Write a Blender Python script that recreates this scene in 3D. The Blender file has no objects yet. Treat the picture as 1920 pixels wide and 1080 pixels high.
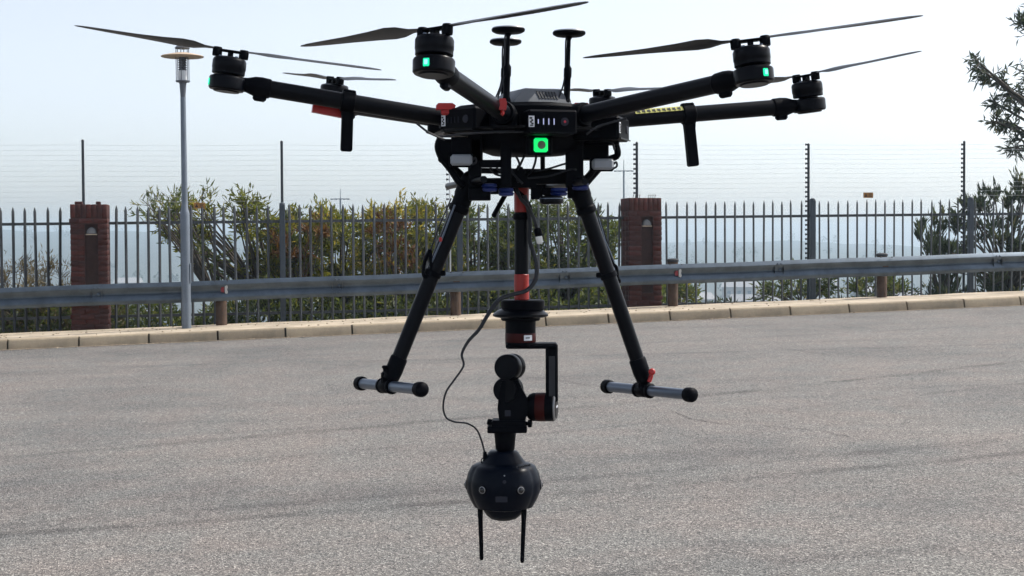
import bpy, math, random
import numpy as np
from mathutils import Vector, Matrix
random.seed(7)
rng = np.random.default_rng(11)
scene = bpy.context.scene
R = math.radians

# ------------------------------------------------------------------ camera, sky, sun, exposure
FOCAL = 2800.0                     # focal length in pixels of a 1920-wide picture
PITCH, ROLL, EYE = R(1.8), R(0.28), 1.6
cam_data = bpy.data.cameras.new('camera')
cam = bpy.data.objects.new('camera', cam_data)
scene.collection.objects.link(cam)
cam_data.sensor_width = 36.0
cam_data.lens = FOCAL / 1920 * 36.0
cam_data.clip_start, cam_data.clip_end = 0.05, 20000
CAM_MAT = Matrix.Rotation(R(90) - PITCH, 4, 'X') @ Matrix.Rotation(-ROLL, 4, 'Z')
CAM_MAT = Matrix.Translation((0, 0, EYE)) @ CAM_MAT
cam.matrix_world = CAM_MAT
scene.camera = cam

SUN_AZ, SUN_EL = R(70), R(48)      # to the right of the view direction and beyond the fence
world = bpy.data.worlds.new('World')
scene.world = world
world.use_nodes = True
wn = world.node_tree.nodes
sky = wn.new('ShaderNodeTexSky')
sky.sky_type = 'NISHITA'
sky.sun_disc = False
sky.sun_elevation = SUN_EL
sky.sun_rotation = SUN_AZ
sky.altitude = 1500
sky.air_density, sky.dust_density, sky.ozone_density = 0.9, 6.0, 1.0
wn['Background'].inputs['Strength'].default_value = 0.15
sky_sat = wn.new('ShaderNodeHueSaturation')          # a milky, dusty winter sky
sky_sat.inputs['Saturation'].default_value = 0.45
world.node_tree.links.new(sky.outputs[0], sky_sat.inputs['Color'])
world.node_tree.links.new(sky_sat.outputs[0], wn['Background'].inputs['Color'])

sun_data = bpy.data.lights.new('sun', 'SUN')
sun_data.energy = 3.8
sun_data.angle = R(0.55)
sun_data.color = (1.0, 0.95, 0.87)
sun = bpy.data.objects.new('sun', sun_data)
scene.collection.objects.link(sun)
sdir = Vector((math.sin(SUN_AZ) * math.cos(SUN_EL), math.cos(SUN_AZ) * math.cos(SUN_EL), math.sin(SUN_EL)))
sun.rotation_euler = sdir.to_track_quat('Z', 'Y').to_euler()

vs = scene.view_settings
vs.view_transform, vs.look, vs.exposure, vs.gamma = 'Standard', 'None', 0.58, 1.0
vs.use_curve_mapping = False
scene.cycles.use_denoising = True
scene.cycles.max_bounces = 4
scene.cycles.use_adaptive_sampling = True
scene.cycles.adaptive_threshold = 0.03
scene.cycles.transparent_max_bounces = 16
scene.cycles.volume_bounces = 0

# ------------------------------------------------------------------ pixel <-> place
CAMP = Vector((0, 0, EYE))
def ray(px, py):
    v = Vector(((px - 960) / FOCAL, (540 - py) / FOCAL, -1.0))
    return (CAM_MAT.to_3x3() @ v)
def at(px, py, Y):                 # the point at world depth Y seen at that spot of the photograph
    d = ray(px, py)
    return CAMP + d * (Y / d.y)
TH = R(10.6)                       # the road edge runs at this angle
CT, ST = math.cos(TH), math.sin(TH)
NV = Vector((-ST, CT, 0))          # away from the camera, square to the road edge
SV = Vector((CT, ST, 0))           # along the road edge
def on(px, py, p):                 # the point on the upright plane at distance p, parallel to the road edge
    d = ray(px, py)
    return CAMP + d * (p / d.dot(NV))
def sp(s, p, z=0.0):
    v = SV * s + NV * p
    return Vector((v.x, v.y, z))
def s_of(px, p, py=500):
    return on(px, py, p).dot(SV)

PK = 22.64                         # kerb face
k0, k1 = on(0, 657, PK), on(1920, 572.7, PK)
SLOPE = (k1.z - k0.z) / (k1.dot(SV) - k0.dot(SV))
def road_z(s, p):
    return k0.z + (s - k0.dot(SV)) * SLOPE + (p - PK) * 0.010
def road_pt(px, py):
    d = ray(px, py)
    a = d.z - SLOPE * d.dot(SV) - 0.010 * d.dot(NV)
    c = k0.z - SLOPE * k0.dot(SV) - 0.010 * PK
    return CAMP + d * ((c - EYE) / a)

# ------------------------------------------------------------------ materials
def mat(name, col, rough=0.6, metal=0.0, var=0.0, scale=8.0, bump=0.0, bscale=None, col2=None, emit=None, spec=0.5, detail=6, coat=0.0):
    m = bpy.data.materials.new(name)
    m.use_nodes = True
    nt = m.node_tree
    b = nt.nodes['Principled BSDF']
    b.inputs['Roughness'].default_value = rough
    b.inputs['Metallic'].default_value = metal
    b.inputs['Specular IOR Level'].default_value = spec
    b.inputs['Coat Weight'].default_value = coat
    b.inputs['Base Color'].default_value = (*col, 1)
    if emit:
        b.inputs['Emission Color'].default_value = (*emit[0], 1)
        b.inputs['Emission Strength'].default_value = emit[1]
    if var or bump:
        tc = nt.nodes.new('ShaderNodeTexCoord')
        n = nt.nodes.new('ShaderNodeTexNoise')
        n.inputs['Scale'].default_value = scale
        n.inputs['Detail'].default_value = detail
        n.inputs['Roughness'].default_value = 0.65
        nt.links.new(tc.outputs['Object'], n.inputs['Vector'])
        if var:
            mx = nt.nodes.new('ShaderNodeMix')
            mx.data_type = 'RGBA'
            c2 = col2 or tuple(c * (1 - var) for c in col)
            mr = nt.nodes.new('ShaderNodeMapRange')
            mr.inputs['From Min'].default_value, mr.inputs['From Max'].default_value = 0.35, 0.65
            nt.links.new(n.outputs['Fac'], mr.inputs['Value'])
            nt.links.new(mr.outputs[0], mx.inputs['Factor'])
            mx.inputs[6].default_value = (*col, 1)
            mx.inputs[7].default_value = (*c2, 1)
            nt.links.new(mx.outputs[2], b.inputs['Base Color'])
            rr = nt.nodes.new('ShaderNodeMapRange')
            rr.inputs['To Min'].default_value, rr.inputs['To Max'].default_value = max(0.05, rough - 0.1), min(1, rough + 0.1)
            nt.links.new(n.outputs['Fac'], rr.inputs['Value'])
            nt.links.new(rr.outputs[0], b.inputs['Roughness'])
        if bump:
            n2 = nt.nodes.new('ShaderNodeTexNoise')
            n2.inputs['Scale'].default_value = bscale or scale * 4
            n2.inputs['Detail'].default_value = 4
            nt.links.new(tc.outputs['Object'], n2.inputs['Vector'])
            bp = nt.nodes.new('ShaderNodeBump')
            bp.inputs['Strength'].default_value = bump
            bp.inputs['Distance'].default_value = 0.01
            nt.links.new(n2.outputs['Fac'], bp.inputs['Height'])
            nt.links.new(bp.outputs[0], b.inputs['Normal'])
    return m

def leaf_mat(name, a, b_, c, trans=0.35):
    """foliage: hue differs from leaf to leaf through the per-leaf tint attribute; light passes through the blade"""
    m = bpy.data.materials.new(name)
    m.use_nodes = True
    nt = m.node_tree
    nt.nodes.clear()
    out = nt.nodes.new('ShaderNodeOutputMaterial')
    at_ = nt.nodes.new('ShaderNodeAttribute'); at_.attribute_name = 'tint'
    cr = nt.nodes.new('ShaderNodeValToRGB')
    e = cr.color_ramp.elements
    e[0].position, e[0].color = 0.0, (*a, 1)
    e[1].position, e[1].color = 1.0, (*c, 1)
    mid = e.new(0.6); mid.color = (*b_, 1)
    nt.links.new(at_.outputs['Fac'], cr.inputs[0])
    p = nt.nodes.new('ShaderNodeBsdfPrincipled')
    p.inputs['Roughness'].default_value = 0.5
    tr = nt.nodes.new('ShaderNodeBsdfTranslucent')
    mx = nt.nodes.new('ShaderNodeMixShader'); mx.inputs[0].default_value = trans
    nt.links.new(cr.outputs[0], p.inputs['Base Color'])
    nt.links.new(cr.outputs[0], tr.inputs['Color'])
    nt.links.new(p.outputs[0], mx.inputs[1]); nt.links.new(tr.outputs[0], mx.inputs[2])
    nt.links.new(mx.outputs[0], out.inputs[0])
    return m

M = {}
M['kerb'] = mat('kerb_concrete', (0.345, 0.28, 0.195), 0.9, var=0.38, scale=5, bump=0.5, bscale=60, col2=(0.25, 0.205, 0.145))
M['verge'] = mat('verge_concrete', (0.50, 0.42, 0.32), 0.95, var=0.4, scale=2.4, bump=0.5, bscale=40, col2=(0.31, 0.26, 0.195), detail=10)
M['gutter'] = mat('gutter_concrete', (0.34, 0.28, 0.22), 0.95, var=0.5, scale=6, bump=0.4)
M['pebble'] = mat('gutter_debris', (0.42, 0.34, 0.25), 0.95, var=0.5, scale=30)
M['crack'] = mat('crack_tar', (0.085, 0.081, 0.08), 0.9)
M['soil'] = mat('dry_soil', (0.14, 0.11, 0.07), 1.0, var=0.5, scale=0.8, bump=0.3, col2=(0.07, 0.075, 0.035))
M['galv'] = mat('galvanised_steel', (0.095, 0.122, 0.155), 0.36, 0.7, var=0.4, scale=3.0, bump=0.05, bscale=25)
M['pole'] = mat('painted_pole', (0.15, 0.18, 0.22), 0.5, 0.15, var=0.2, scale=4)
M['fence'] = mat('fence_steel', (0.042, 0.050, 0.060), 0.42, 0.0, var=0.35, scale=9, col2=(0.036, 0.036, 0.036))
M['fpost'] = mat('fence_post_paint', (0.045, 0.058, 0.075), 0.55, 0.1, var=0.25, scale=6)
M['edark'] = mat('dark_pole_paint', (0.018, 0.024, 0.032), 0.5, 0.1, var=0.2, scale=6)
M['wire'] = mat('fence_wire', (0.62, 0.64, 0.66), 0.5, 0.3)
M['insul'] = mat('insulator_black', (0.02, 0.022, 0.026), 0.45)
M['wood'] = mat('timber_post', (0.075, 0.040, 0.022), 0.85, var=0.45, scale=7, bump=0.3)
M['mortar'] = mat('mortar', (0.055, 0.018, 0.013), 0.95, var=0.3, scale=20)
def brick_mat():
    m = mat('red_brick', (0.068, 0.013, 0.009), 0.9, var=0.4, scale=14, bump=0.3, bscale=90, col2=(0.040, 0.010, 0.007))
    nt = m.node_tree
    b = nt.nodes['Principled BSDF']
    src = b.inputs['Base Color'].links[0].from_socket
    oi = nt.nodes.new('ShaderNodeObjectInfo')
    mr = nt.nodes.new('ShaderNodeMapRange')
    mr.inputs['To Min'].default_value, mr.inputs['To Max'].default_value = 0.6, 1.35
    nt.links.new(oi.outputs['Random'], mr.inputs['Value'])
    hs = nt.nodes.new('ShaderNodeHueSaturation')
    nt.links.new(mr.outputs[0], hs.inputs['Value'])
    nt.links.new(src, hs.inputs['Color'])
    nt.links.new(hs.outputs[0], b.inputs['Base Color'])
    return m
M['brick'] = brick_mat()
def vary(m, lo, hi):                                    # every stone its own tone
    nt = m.node_tree; b = nt.nodes['Principled BSDF']; src = b.inputs['Base Color'].links[0].from_socket
    oi = nt.nodes.new('ShaderNodeObjectInfo'); mr = nt.nodes.new('ShaderNodeMapRange'); hs = nt.nodes.new('ShaderNodeHueSaturation')
    mr.inputs['To Min'].default_value, mr.inputs['To Max'].default_value = lo, hi
    nt.links.new(oi.outputs['Random'], mr.inputs['Value']); nt.links.new(mr.outputs[0], hs.inputs['Value'])
    nt.links.new(src, hs.inputs['Color']); nt.links.new(hs.outputs[0], b.inputs['Base Color'])
vary(M['kerb'], .8, 1.12)
vary(M['fence'], .75, 1.25)
M['niche'] = mat('niche_panel', (0.045, 0.016, 0.011), 0.9, var=0.3, scale=10)
M['lampglass'] = mat('frosted_glass', (0.16, 0.16, 0.16), 0.4)
M['dark'] = mat('dark_metal', (0.03, 0.03, 0.032), 0.5, 0.3)
M['red_refl'] = mat('red_reflector', (0.20, 0.012, 0.016), 0.3)
M['white_refl'] = mat('white_reflector', (0.42, 0.42, 0.41), 0.35)
M['sign'] = mat('warning_plate', (0.40, 0.19, 0.045), 0.7, var=0.3, scale=20)
M['sign_mark'] = mat('warning_print', (0.06, 0.03, 0.02), 0.7)
M['lampcap'] = mat('lamp_shade_paint', (0.52, 0.40, 0.29), 0.6, var=0.2, scale=12)
M['lampmetal'] = mat('lamp_metal', (0.10, 0.11, 0.13), 0.5, 0.3)
M['opal'] = mat('opal_diffuser', (0.66, 0.68, 0.70), 0.35)
M['bark'] = mat('bark', (0.075, 0.06, 0.045), 0.9, var=0.4, scale=12)
M['roof'] = mat('far_roof', (0.26, 0.25, 0.25), 0.8)
M['wall'] = mat('far_wall', (0.25, 0.21, 0.18), 0.9)
M['window'] = mat('far_window', (0.05, 0.06, 0.07), 0.2)
M['leafA'] = leaf_mat('leaf_olive', (0.040, 0.060, 0.010), (0.17, 0.18, 0.022), (0.42, 0.32, 0.04), 0.6)
M['leafB'] = leaf_mat('leaf_green', (0.030, 0.050, 0.014), (0.115, 0.145, 0.026), (0.28, 0.23, 0.045), 0.55)
M['leafC'] = leaf_mat('leaf_dark', (0.024, 0.038, 0.022), (0.058, 0.078, 0.034), (0.15, 0.13, 0.045), 0.42)
M['leafD'] = leaf_mat('leaf_dry', (0.10, 0.08, 0.035), (0.17, 0.13, 0.055), (0.26, 0.20, 0.09), 0.3)
M['leafR'] = leaf_mat('leaf_russet', (0.10, 0.045, 0.012), (0.17, 0.075, 0.015), (0.26, 0.13, 0.02))
M['farleaf'] = leaf_mat('far_foliage', (0.03, 0.045, 0.02), (0.05, 0.07, 0.03), (0.08, 0.09, 0.04), 0.1)
# the aircraft
M['blk'] = mat('black_plastic', (0.0022, 0.0028, 0.0048), 0.5, spec=0.05)
M['carbon'] = mat('carbon_tube', (0.003, 0.0038, 0.006), 0.34, spec=0.10)
M['motor'] = mat('motor_shell', (0.0025, 0.0032, 0.0055), 0.32, 0.0, spec=0.10)
M['blade'] = mat('propeller_blade', (0.02, 0.022, 0.026), 0.36)
M['grey'] = mat('canopy_grey', (0.085, 0.095, 0.11), 0.5, var=0.1, scale=50)
M['red'] = mat('red_plastic', (0.38, 0.012, 0.012), 0.4)
M['redpole'] = mat('red_tape', (0.30, 0.012, 0.007), 0.45, var=0.2, scale=25)
M['dred'] = mat('dark_red_band', (0.035, 0.003, 0.003), 0.5, spec=0.15)
M['whitebox'] = mat('white_housing', (0.24, 0.26, 0.29), 0.45)
M['blue'] = mat('blue_damper', (0.005, 0.018, 0.12), 0.5)
M['silver'] = mat('silver_tube', (0.10, 0.125, 0.165), 0.32, 0.5)
M['ring'] = mat('silver_ring', (0.26, 0.26, 0.27), 0.3, 0.6)
M['label'] = mat('white_label', (0.72, 0.74, 0.78), 0.5)
M['ink'] = mat('label_ink', (0.006, 0.008, 0.013), 0.6)
M['led'] = mat('battery_led', (0.4, 0.42, 0.55), 0.4, emit=((0.55, 0.6, 1.0), 0.35))
M['ledred'] = mat('button_red', (0.25, 0.01, 0.02), 0.4, emit=((1, 0.02, 0.08), 0.10))
M['green'] = mat('green_light', (0.01, 0.35, 0.12), 0.4, emit=((0.0, 1.0, 0.18), 0.62))
M['teal'] = mat('teal_light', (0.0, 0.35, 0.22), 0.4, emit=((0.0, 1.0, 0.42), 0.62))
M['core'] = mat('light_core', (0.2, 0.8, 0.6), 0.4, emit=((0.25, 1.0, 0.75), 0.9))
M['lens_button'] = mat('sensor_button', (0.16, 0.20, 0.13), 0.5)
M['yellow'] = mat('yellow_tape', (0.40, 0.39, 0.10), 0.6)
M['bluegloss'] = mat('camera_shell', (0.0016, 0.0036, 0.009), 0.36, spec=0.09)
M['glass'] = mat('lens_glass', (0.008, 0.009, 0.012), 0.06)
M['plate_grey'] = mat('name_plate', (0.022, 0.024, 0.034), 0.5, spec=0.15)
M['clear'] = mat('connector_white', (0.72, 0.72, 0.70), 0.4)

TYRE = [((0, 858), (720, 798), 45, .16, .52), ((40, 1000), (640, 958), 40, .13, .50), ((0, 905), (620, 850), 60, .10, .78), ((1000, 905), (1900, 822), 70, .15, .66),
        ((1050, 668), (1900, 645), 120, .16, .72), ((1120, 1078), (1900, 1015), 60, .12, .70), ((0, 700), (700, 668), 120, .2, .80), ((1250, 760), (1900, 715), 80, .12, .82)]
def road_mat():
    m = bpy.data.materials.new('asphalt')
    m.use_nodes = True
    nt = m.node_tree; L = nt.links.new
    b = nt.nodes['Principled BSDF']
    tc = nt.nodes.new('ShaderNodeTexCoord')
    def noise(scale, detail, rough=0.6, vec=None):
        n = nt.nodes.new('ShaderNodeTexNoise')
        n.inputs['Scale'].default_value = scale
        n.inputs['Detail'].default_value = detail
        n.inputs['Roughness'].default_value = rough
        L(vec or tc.outputs['Object'], n.inputs['Vector'])
        return n
    def ramp(sock, stops):
        r = nt.nodes.new('ShaderNodeValToRGB')
        e = r.color_ramp.elements
        while len(e) < len(stops): e.new(0.5)
        for el, (p, c) in zip(e, stops):
            el.position = p; el.color = (*c, 1)
        L(sock, r.inputs[0])
        return r.outputs[0]
    def mul(a, b_, mode='MULTIPLY', fac=1.0):
        x = nt.nodes.new('ShaderNodeMix'); x.data_type = 'RGBA'; x.blend_type = mode
        x.inputs['Factor'].default_value = fac
        L(a, x.inputs[6]); L(b_, x.inputs[7])
        return x.outputs[2]
    geo = nt.nodes.new('ShaderNodeNewGeometry')
    # single stones of the worn surface
    vor = nt.nodes.new('ShaderNodeTexVoronoi'); vor.inputs['Scale'].default_value = 125
    L(tc.outputs['Object'], vor.inputs['Vector'])
    sep = nt.nodes.new('ShaderNodeSeparateColor'); L(vor.outputs['Color'], sep.inputs[0])
    stones = ramp(sep.outputs[0], [(0.0, (0.02, 0.02, 0.023)), (0.22, (0.122, 0.115, 0.110)), (0.78, (0.183, 0.171, 0.160)), (1.0, (0.42, 0.40, 0.375))])
    speck = noise(38, 5, 0.7)
    a = mul(stones, ramp(speck.outputs['Fac'], [(0.32, (0.60, 0.61, 0.63)), (0.5, (1, 1, 1)), (0.72, (1.15, 1.14, 1.12))]))
    patch = noise(0.55, 6, 0.62)
    a = mul(a, ramp(patch.outputs['Fac'], [(0.32, (0.72, 0.74, 0.76)), (0.5, (0.97, 0.97, 0.97)), (0.68, (1.08, 1.05, 1.03))]))
    hue = noise(2.3, 3, 0.5)
    a = mul(a, ramp(hue.outputs['Fac'], [(0.35, (0.97, 1.0, 1.0)), (0.65, (1.03, 0.99, 0.975))]))
    # wheel and drag marks along the road
    mp = nt.nodes.new('ShaderNodeMapping')
    mp.inputs['Rotation'].default_value = (0, 0, -TH - R(6)); mp.inputs['Scale'].default_value = (0.10, 1.5, 1)
    L(tc.outputs['Object'], mp.inputs['Vector'])
    streak = noise(1.1, 5, 0.6, mp.outputs[0])
    a = mul(a, ramp(streak.outputs['Fac'], [(0.33, (0.88, 0.885, 0.89)), (0.52, (1, 1, 1)), (0.75, (1.05, 1.04, 1.03))]))
    # broad curved tyre marks, each a ring of rubbed-in rubber broken up by noise
    worn = noise(1.6, 6, 0.7)
    for pa, pb, rad0, w, dark in TYRE:
        A, B = (Vector((q_.x, q_.y)) for q_ in (road_pt(*pa), road_pt(*pb)))
        mid_, d_ = (A + B) / 2, (B - A)
        off_ = math.sqrt(rad0 ** 2 - d_.length_squared / 4)
        ux, uy = mid_ + Vector((-d_.y, d_.x)).normalized() * off_
        sx_ = nt.nodes.new('ShaderNodeSeparateXYZ'); L(geo.outputs['Position'], sx_.inputs[0])
        cx_ = nt.nodes.new('ShaderNodeCombineXYZ'); L(sx_.outputs[0], cx_.inputs[0]); L(sx_.outputs[1], cx_.inputs[1])
        ds = nt.nodes.new('ShaderNodeVectorMath'); ds.operation = 'DISTANCE'; L(cx_.outputs[0], ds.inputs[0]); ds.inputs[1].default_value = (ux, uy, 0)
        mp_ = nt.nodes.new('ShaderNodeMath'); mp_.operation = 'SUBTRACT'; L(ds.outputs['Value'], mp_.inputs[0]); mp_.inputs[1].default_value = rad0
        ab = nt.nodes.new('ShaderNodeMath'); ab.operation = 'ABSOLUTE'; L(mp_.outputs[0], ab.inputs[0])
        mr_ = nt.nodes.new('ShaderNodeMapRange'); mr_.interpolation_type = 'SMOOTHSTEP'
        mr_.inputs['From Min'].default_value, mr_.inputs['From Max'].default_value = w, 0.0
        L(ab.outputs[0], mr_.inputs['Value'])
        br_ = nt.nodes.new('ShaderNodeMapRange'); br_.inputs['From Min'].default_value, br_.inputs['From Max'].default_value = 0.36, 0.62
        L(worn.outputs['Fac'], br_.inputs['Value'])
        fa = nt.nodes.new('ShaderNodeMath'); fa.operation = 'MULTIPLY'; L(mr_.outputs[0], fa.inputs[0]); L(br_.outputs[0], fa.inputs[1])
        x_ = nt.nodes.new('ShaderNodeMix'); x_.data_type = 'RGBA'; x_.blend_type = 'MULTIPLY'
        L(fa.outputs[0], x_.inputs['Factor']); L(a, x_.inputs[6]); x_.inputs[7].default_value = (dark, dark, dark * 1.02, 1)
        a = x_.outputs[2]
    L(a, b.inputs['Base Color'])
    b.inputs['Roughness'].default_value = 0.82
    b.inputs['Specular IOR Level'].default_value = 0.35
    bp = nt.nodes.new('ShaderNodeBump'); bp.inputs['Strength'].default_value = 0.65; bp.inputs['Distance'].default_value = 0.006
    ad = nt.nodes.new('ShaderNodeMath'); ad.operation = 'ADD'
    L(vor.outputs['Distance'], ad.inputs[0]); L(speck.outputs['Fac'], ad.inputs[1])
    L(ad.outputs[0], bp.inputs['Height']); L(bp.outputs[0], b.inputs['Normal'])
    return m
M['road'] = road_mat()

def terrain_mat():
    m = mat('valley_land', (0.062, 0.072, 0.062), 1.0, var=0.5, scale=0.012, col2=(0.03, 0.042, 0.036), detail=8)
    return m
M['terrain'] = terrain_mat()

# ------------------------------------------------------------------ mesh helpers
def frame(z, x=None):
    z = Vector(z).normalized()
    if x is None:
        x = Vector((1, 0, 0)) if abs(z.x) < 0.9 else Vector((0, 1, 0))
    x = Vector(x); x = (x - z * x.dot(z)).normalized()
    return x, z.cross(x), z

class MB:
    def __init__(self): self.v = []; self.f = []
    def poly(self, pts, faces):
        o = len(self.v); self.v += [Vector(p) for p in pts]; self.f += [tuple(i + o for i in f) for f in faces]
        return self
    def box(self, c, size, ax=None, bev=0.0):
        c = Vector(c)
        X, Y, Z = ax or (Vector((1, 0, 0)), Vector((0, 1, 0)), Vector((0, 0, 1)))
        hx, hy, hz = (s / 2 for s in size)
        if bev <= 0:
            pts = [c + X * (hx * a) + Y * (hy * b) + Z * (hz * d) for d in (-1, 1) for a, b in ((-1, -1), (1, -1), (1, 1), (-1, 1))]
            return self.poly(pts, [(3, 2, 1, 0), (4, 5, 6, 7), (0, 1, 5, 4), (1, 2, 6, 5), (2, 3, 7, 6), (3, 0, 4, 7)])
        b = min(bev, hx * .9, hy * .9, hz * .9)
        pts = []
        for zz, k in ((-hz, b), (-hz + b, 0), (hz - b, 0), (hz, b)):
            for a, d in ((-hx + b, -hy + k), (hx - b, -hy + k), (hx - k, -hy + b), (hx - k, hy - b), (hx - b, hy - k), (-hx + b, hy - k), (-hx + k, hy - b), (-hx + k, -hy + b)):
                pts.append(c + X * a + Y * d + Z * zz)
        fs = [tuple(range(7, -1, -1)), tuple(range(24, 32))]
        for r in range(3):
            for i in range(8):
                j = (i + 1) % 8
                fs.append((r * 8 + i, r * 8 + j, r * 8 + 8 + j, r * 8 + 8 + i))
        return self.poly(pts, fs)
    def lathe(self, c, axis, prof, n=24, x=None, cap=True):          # prof: (radius, height along the axis)
        X, Y, Z = frame(axis, x); c = Vector(c)
        pts = []
        for r, h in prof:
            for i in range(n):
                t = 2 * math.pi * i / n
                pts.append(c + Z * h + (X * math.cos(t) + Y * math.sin(t)) * r)
        fs = []
        for k in range(len(prof) - 1):
            for i in range(n):
                j = (i + 1) % n
                fs.append((k * n + i, k * n + j, k * n + n + j, k * n + n + i))
        if cap:
            fs.append(tuple(range(n - 1, -1, -1)))
            fs.append(tuple(range((len(prof) - 1) * n, len(prof) * n)))
        return self.poly(pts, fs)
    def cyl(self, a, b, r, r2=None, n=16):
        a, b = Vector(a), Vector(b)
        L = (b - a).length
        return self.lathe(a, b - a, [(r, 0), (r if r2 is None else r2, L)], n)
    def tube(self, path, r, n=8, r2=None, flat=1.0):
        path = [Vector(p) for p in path]
        m = len(path); up = None; pts = []
        for i, p in enumerate(path):
            d = (path[min(i + 1, m - 1)] - path[max(i - 1, 0)]).normalized()
            X, Y, Z = frame(d, up); up = X
            rr = r if r2 is None else r + (r2 - r) * i / (m - 1)
            for k in range(n):
                t = 2 * math.pi * k / n
                pts.append(p + X * (rr * math.cos(t)) + Y * (rr * flat * math.sin(t)))
        fs = []
        for k in range(m - 1):
            for i in range(n):
                j = (i + 1) % n
                fs.append((k * n + i, k * n + j, k * n + n + j, k * n + n + i))
        fs.append(tuple(range(n - 1, -1, -1))); fs.append(tuple(range((m - 1) * n, m * n)))
        return self.poly(pts, fs)
    def prism(self, poly2, c, ax, depth):                            # outline in the X-Z plane of ax, extruded along Y by depth
        X, Y, Z = ax; c = Vector(c); n = len(poly2)
        pts = [c + X * a + Z * b + Y * d for d in (-depth / 2, depth / 2) for a, b in poly2]
        fs = [tuple(range(n)), tuple(range(2 * n - 1, n - 1, -1))]
        fs += [(i, i + n, (i + 1) % n + n, (i + 1) % n) for i in range(n)]
        return self.poly(pts, fs)
    def mesh(self, name, material, org=(0, 0, 0), sharp=32):
        org = Vector(org)
        me = bpy.data.meshes.new(name)
        me.from_pydata([tuple(p - org) for p in self.v], [], self.f)
        me.validate()
        import bmesh
        bm = bmesh.new(); bm.from_mesh(me)
        bmesh.ops.recalc_face_normals(bm, faces=bm.faces)
        bm.to_mesh(me); bm.free()
        me.polygons.foreach_set('use_smooth', [True] * len(me.polygons))
        me.set_sharp_from_angle(angle=R(sharp))
        me.materials.append(material)
        return me
    def build(self, name, material, parent=None, sharp=32):
        """link as one object; world-space vertices, origin at the thing's own origin (or the mesh's foot when it is top-level)"""
        if parent is not None:
            org = world_org(parent)
        else:
            xs = [p.x for p in self.v]; ys = [p.y for p in self.v]; zs = [p.z for p in self.v]
            org = Vector(((min(xs) + max(xs)) / 2, (min(ys) + max(ys)) / 2, min(zs)))
        o = bpy.data.objects.new(name, self.mesh(name, material, org, sharp))
        scene.collection.objects.link(o)
        if parent is not None: o.parent = parent
        else: o.location = org
        return o

def world_org(o):
    v = Vector(o.location)
    while o.parent: o = o.parent; v += Vector(o.location)
    return v
def tag(o, label=None, cat=None, group=None, kind=None):
    for k, v in (('label', label), ('category', cat), ('group', group), ('kind', kind)):
        if v: o[k] = v
    return o
def empty(name, loc, label, cat, group=None):
    o = bpy.data.objects.new(name, None); scene.collection.objects.link(o)
    o.location = loc; o.empty_display_size = 0.1
    return tag(o, label, cat, group)
def inst(name, me, parent, loc, rotz=0.0):                            # one more piece that shares its mesh
    o = bpy.data.objects.new(name, me); scene.collection.objects.link(o)
    o.parent = parent; o.location = Vector(loc) - (world_org(parent) if parent else Vector())
    o.rotation_euler.z = rotz
    return o
def spline(pts, n=8):
    pts = [Vector(p) for p in pts]; out = []
    for i in range(len(pts) - 1):
        p0, p1, p2, p3 = pts[max(i - 1, 0)], pts[i], pts[i + 1], pts[min(i + 2, len(pts) - 1)]
        for k in range(n):
            t = k / n
            out.append(0.5 * ((2 * p1) + (p2 - p0) * t + (2 * p0 - 5 * p1 + 4 * p2 - p3) * t * t + (3 * p1 - p0 - 3 * p2 + p3) * t ** 3))
    return out + [pts[-1]]
ALONG = (SV, NV, Vector((0, 0, 1)))

# ================================================================== THE SETTING
# road: one gently sloping sheet
m = MB()
ss, pp = np.linspace(-70, 70, 29), np.linspace(-30, PK, 23)
m.poly([sp(s, p, road_z(s, p)) for p in pp for s in ss],
       [(j * 29 + i, j * 29 + i + 1, j * 29 + i + 30, j * 29 + i + 29) for j in range(22) for i in range(28)])
road = tag(m.build('road', M['road']), kind='structure')

# thin cracks in the asphalt
def crack(pix, w, seed):
    r = random.Random(seed)
    pts = [road_pt(*p) for p in pix]
    path = spline(pts, 14)
    b = MB(); L = []; 
    for i, p in enumerate(path):
        d = (path[min(i + 1, len(path) - 1)] - path[max(i - 1, 0)]); d.z = 0; d.normalize()
        nrm = Vector((-d.y, d.x, 0))
        q = p + nrm * r.uniform(-0.022, 0.022) + Vector((0, 0, 0.004))
        ww = w * r.uniform(0.15, 1.0) * min(1, i / 3, (len(path) - 1 - i) / 3) + 0.001
        L += [q - nrm * ww, q + nrm * ww]
    b.poly(L, [(2 * i, 2 * i + 1, 2 * i + 3, 2 * i + 2) for i in range(len(path) - 1)])
    return b.build('crack', M['crack'], road)
crack([(985, 707), (1050, 714), (1100, 722), (1150, 727)], 0.009, 1)
crack([(1262, 772), (1300, 786), (1360, 795), (1460, 801), (1540, 808), (1605, 824)], 0.006, 2)
crack([(1120, 655), (1250, 662), (1330, 652), (1440, 650), (1580, 671)], 0.008, 3)

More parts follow.
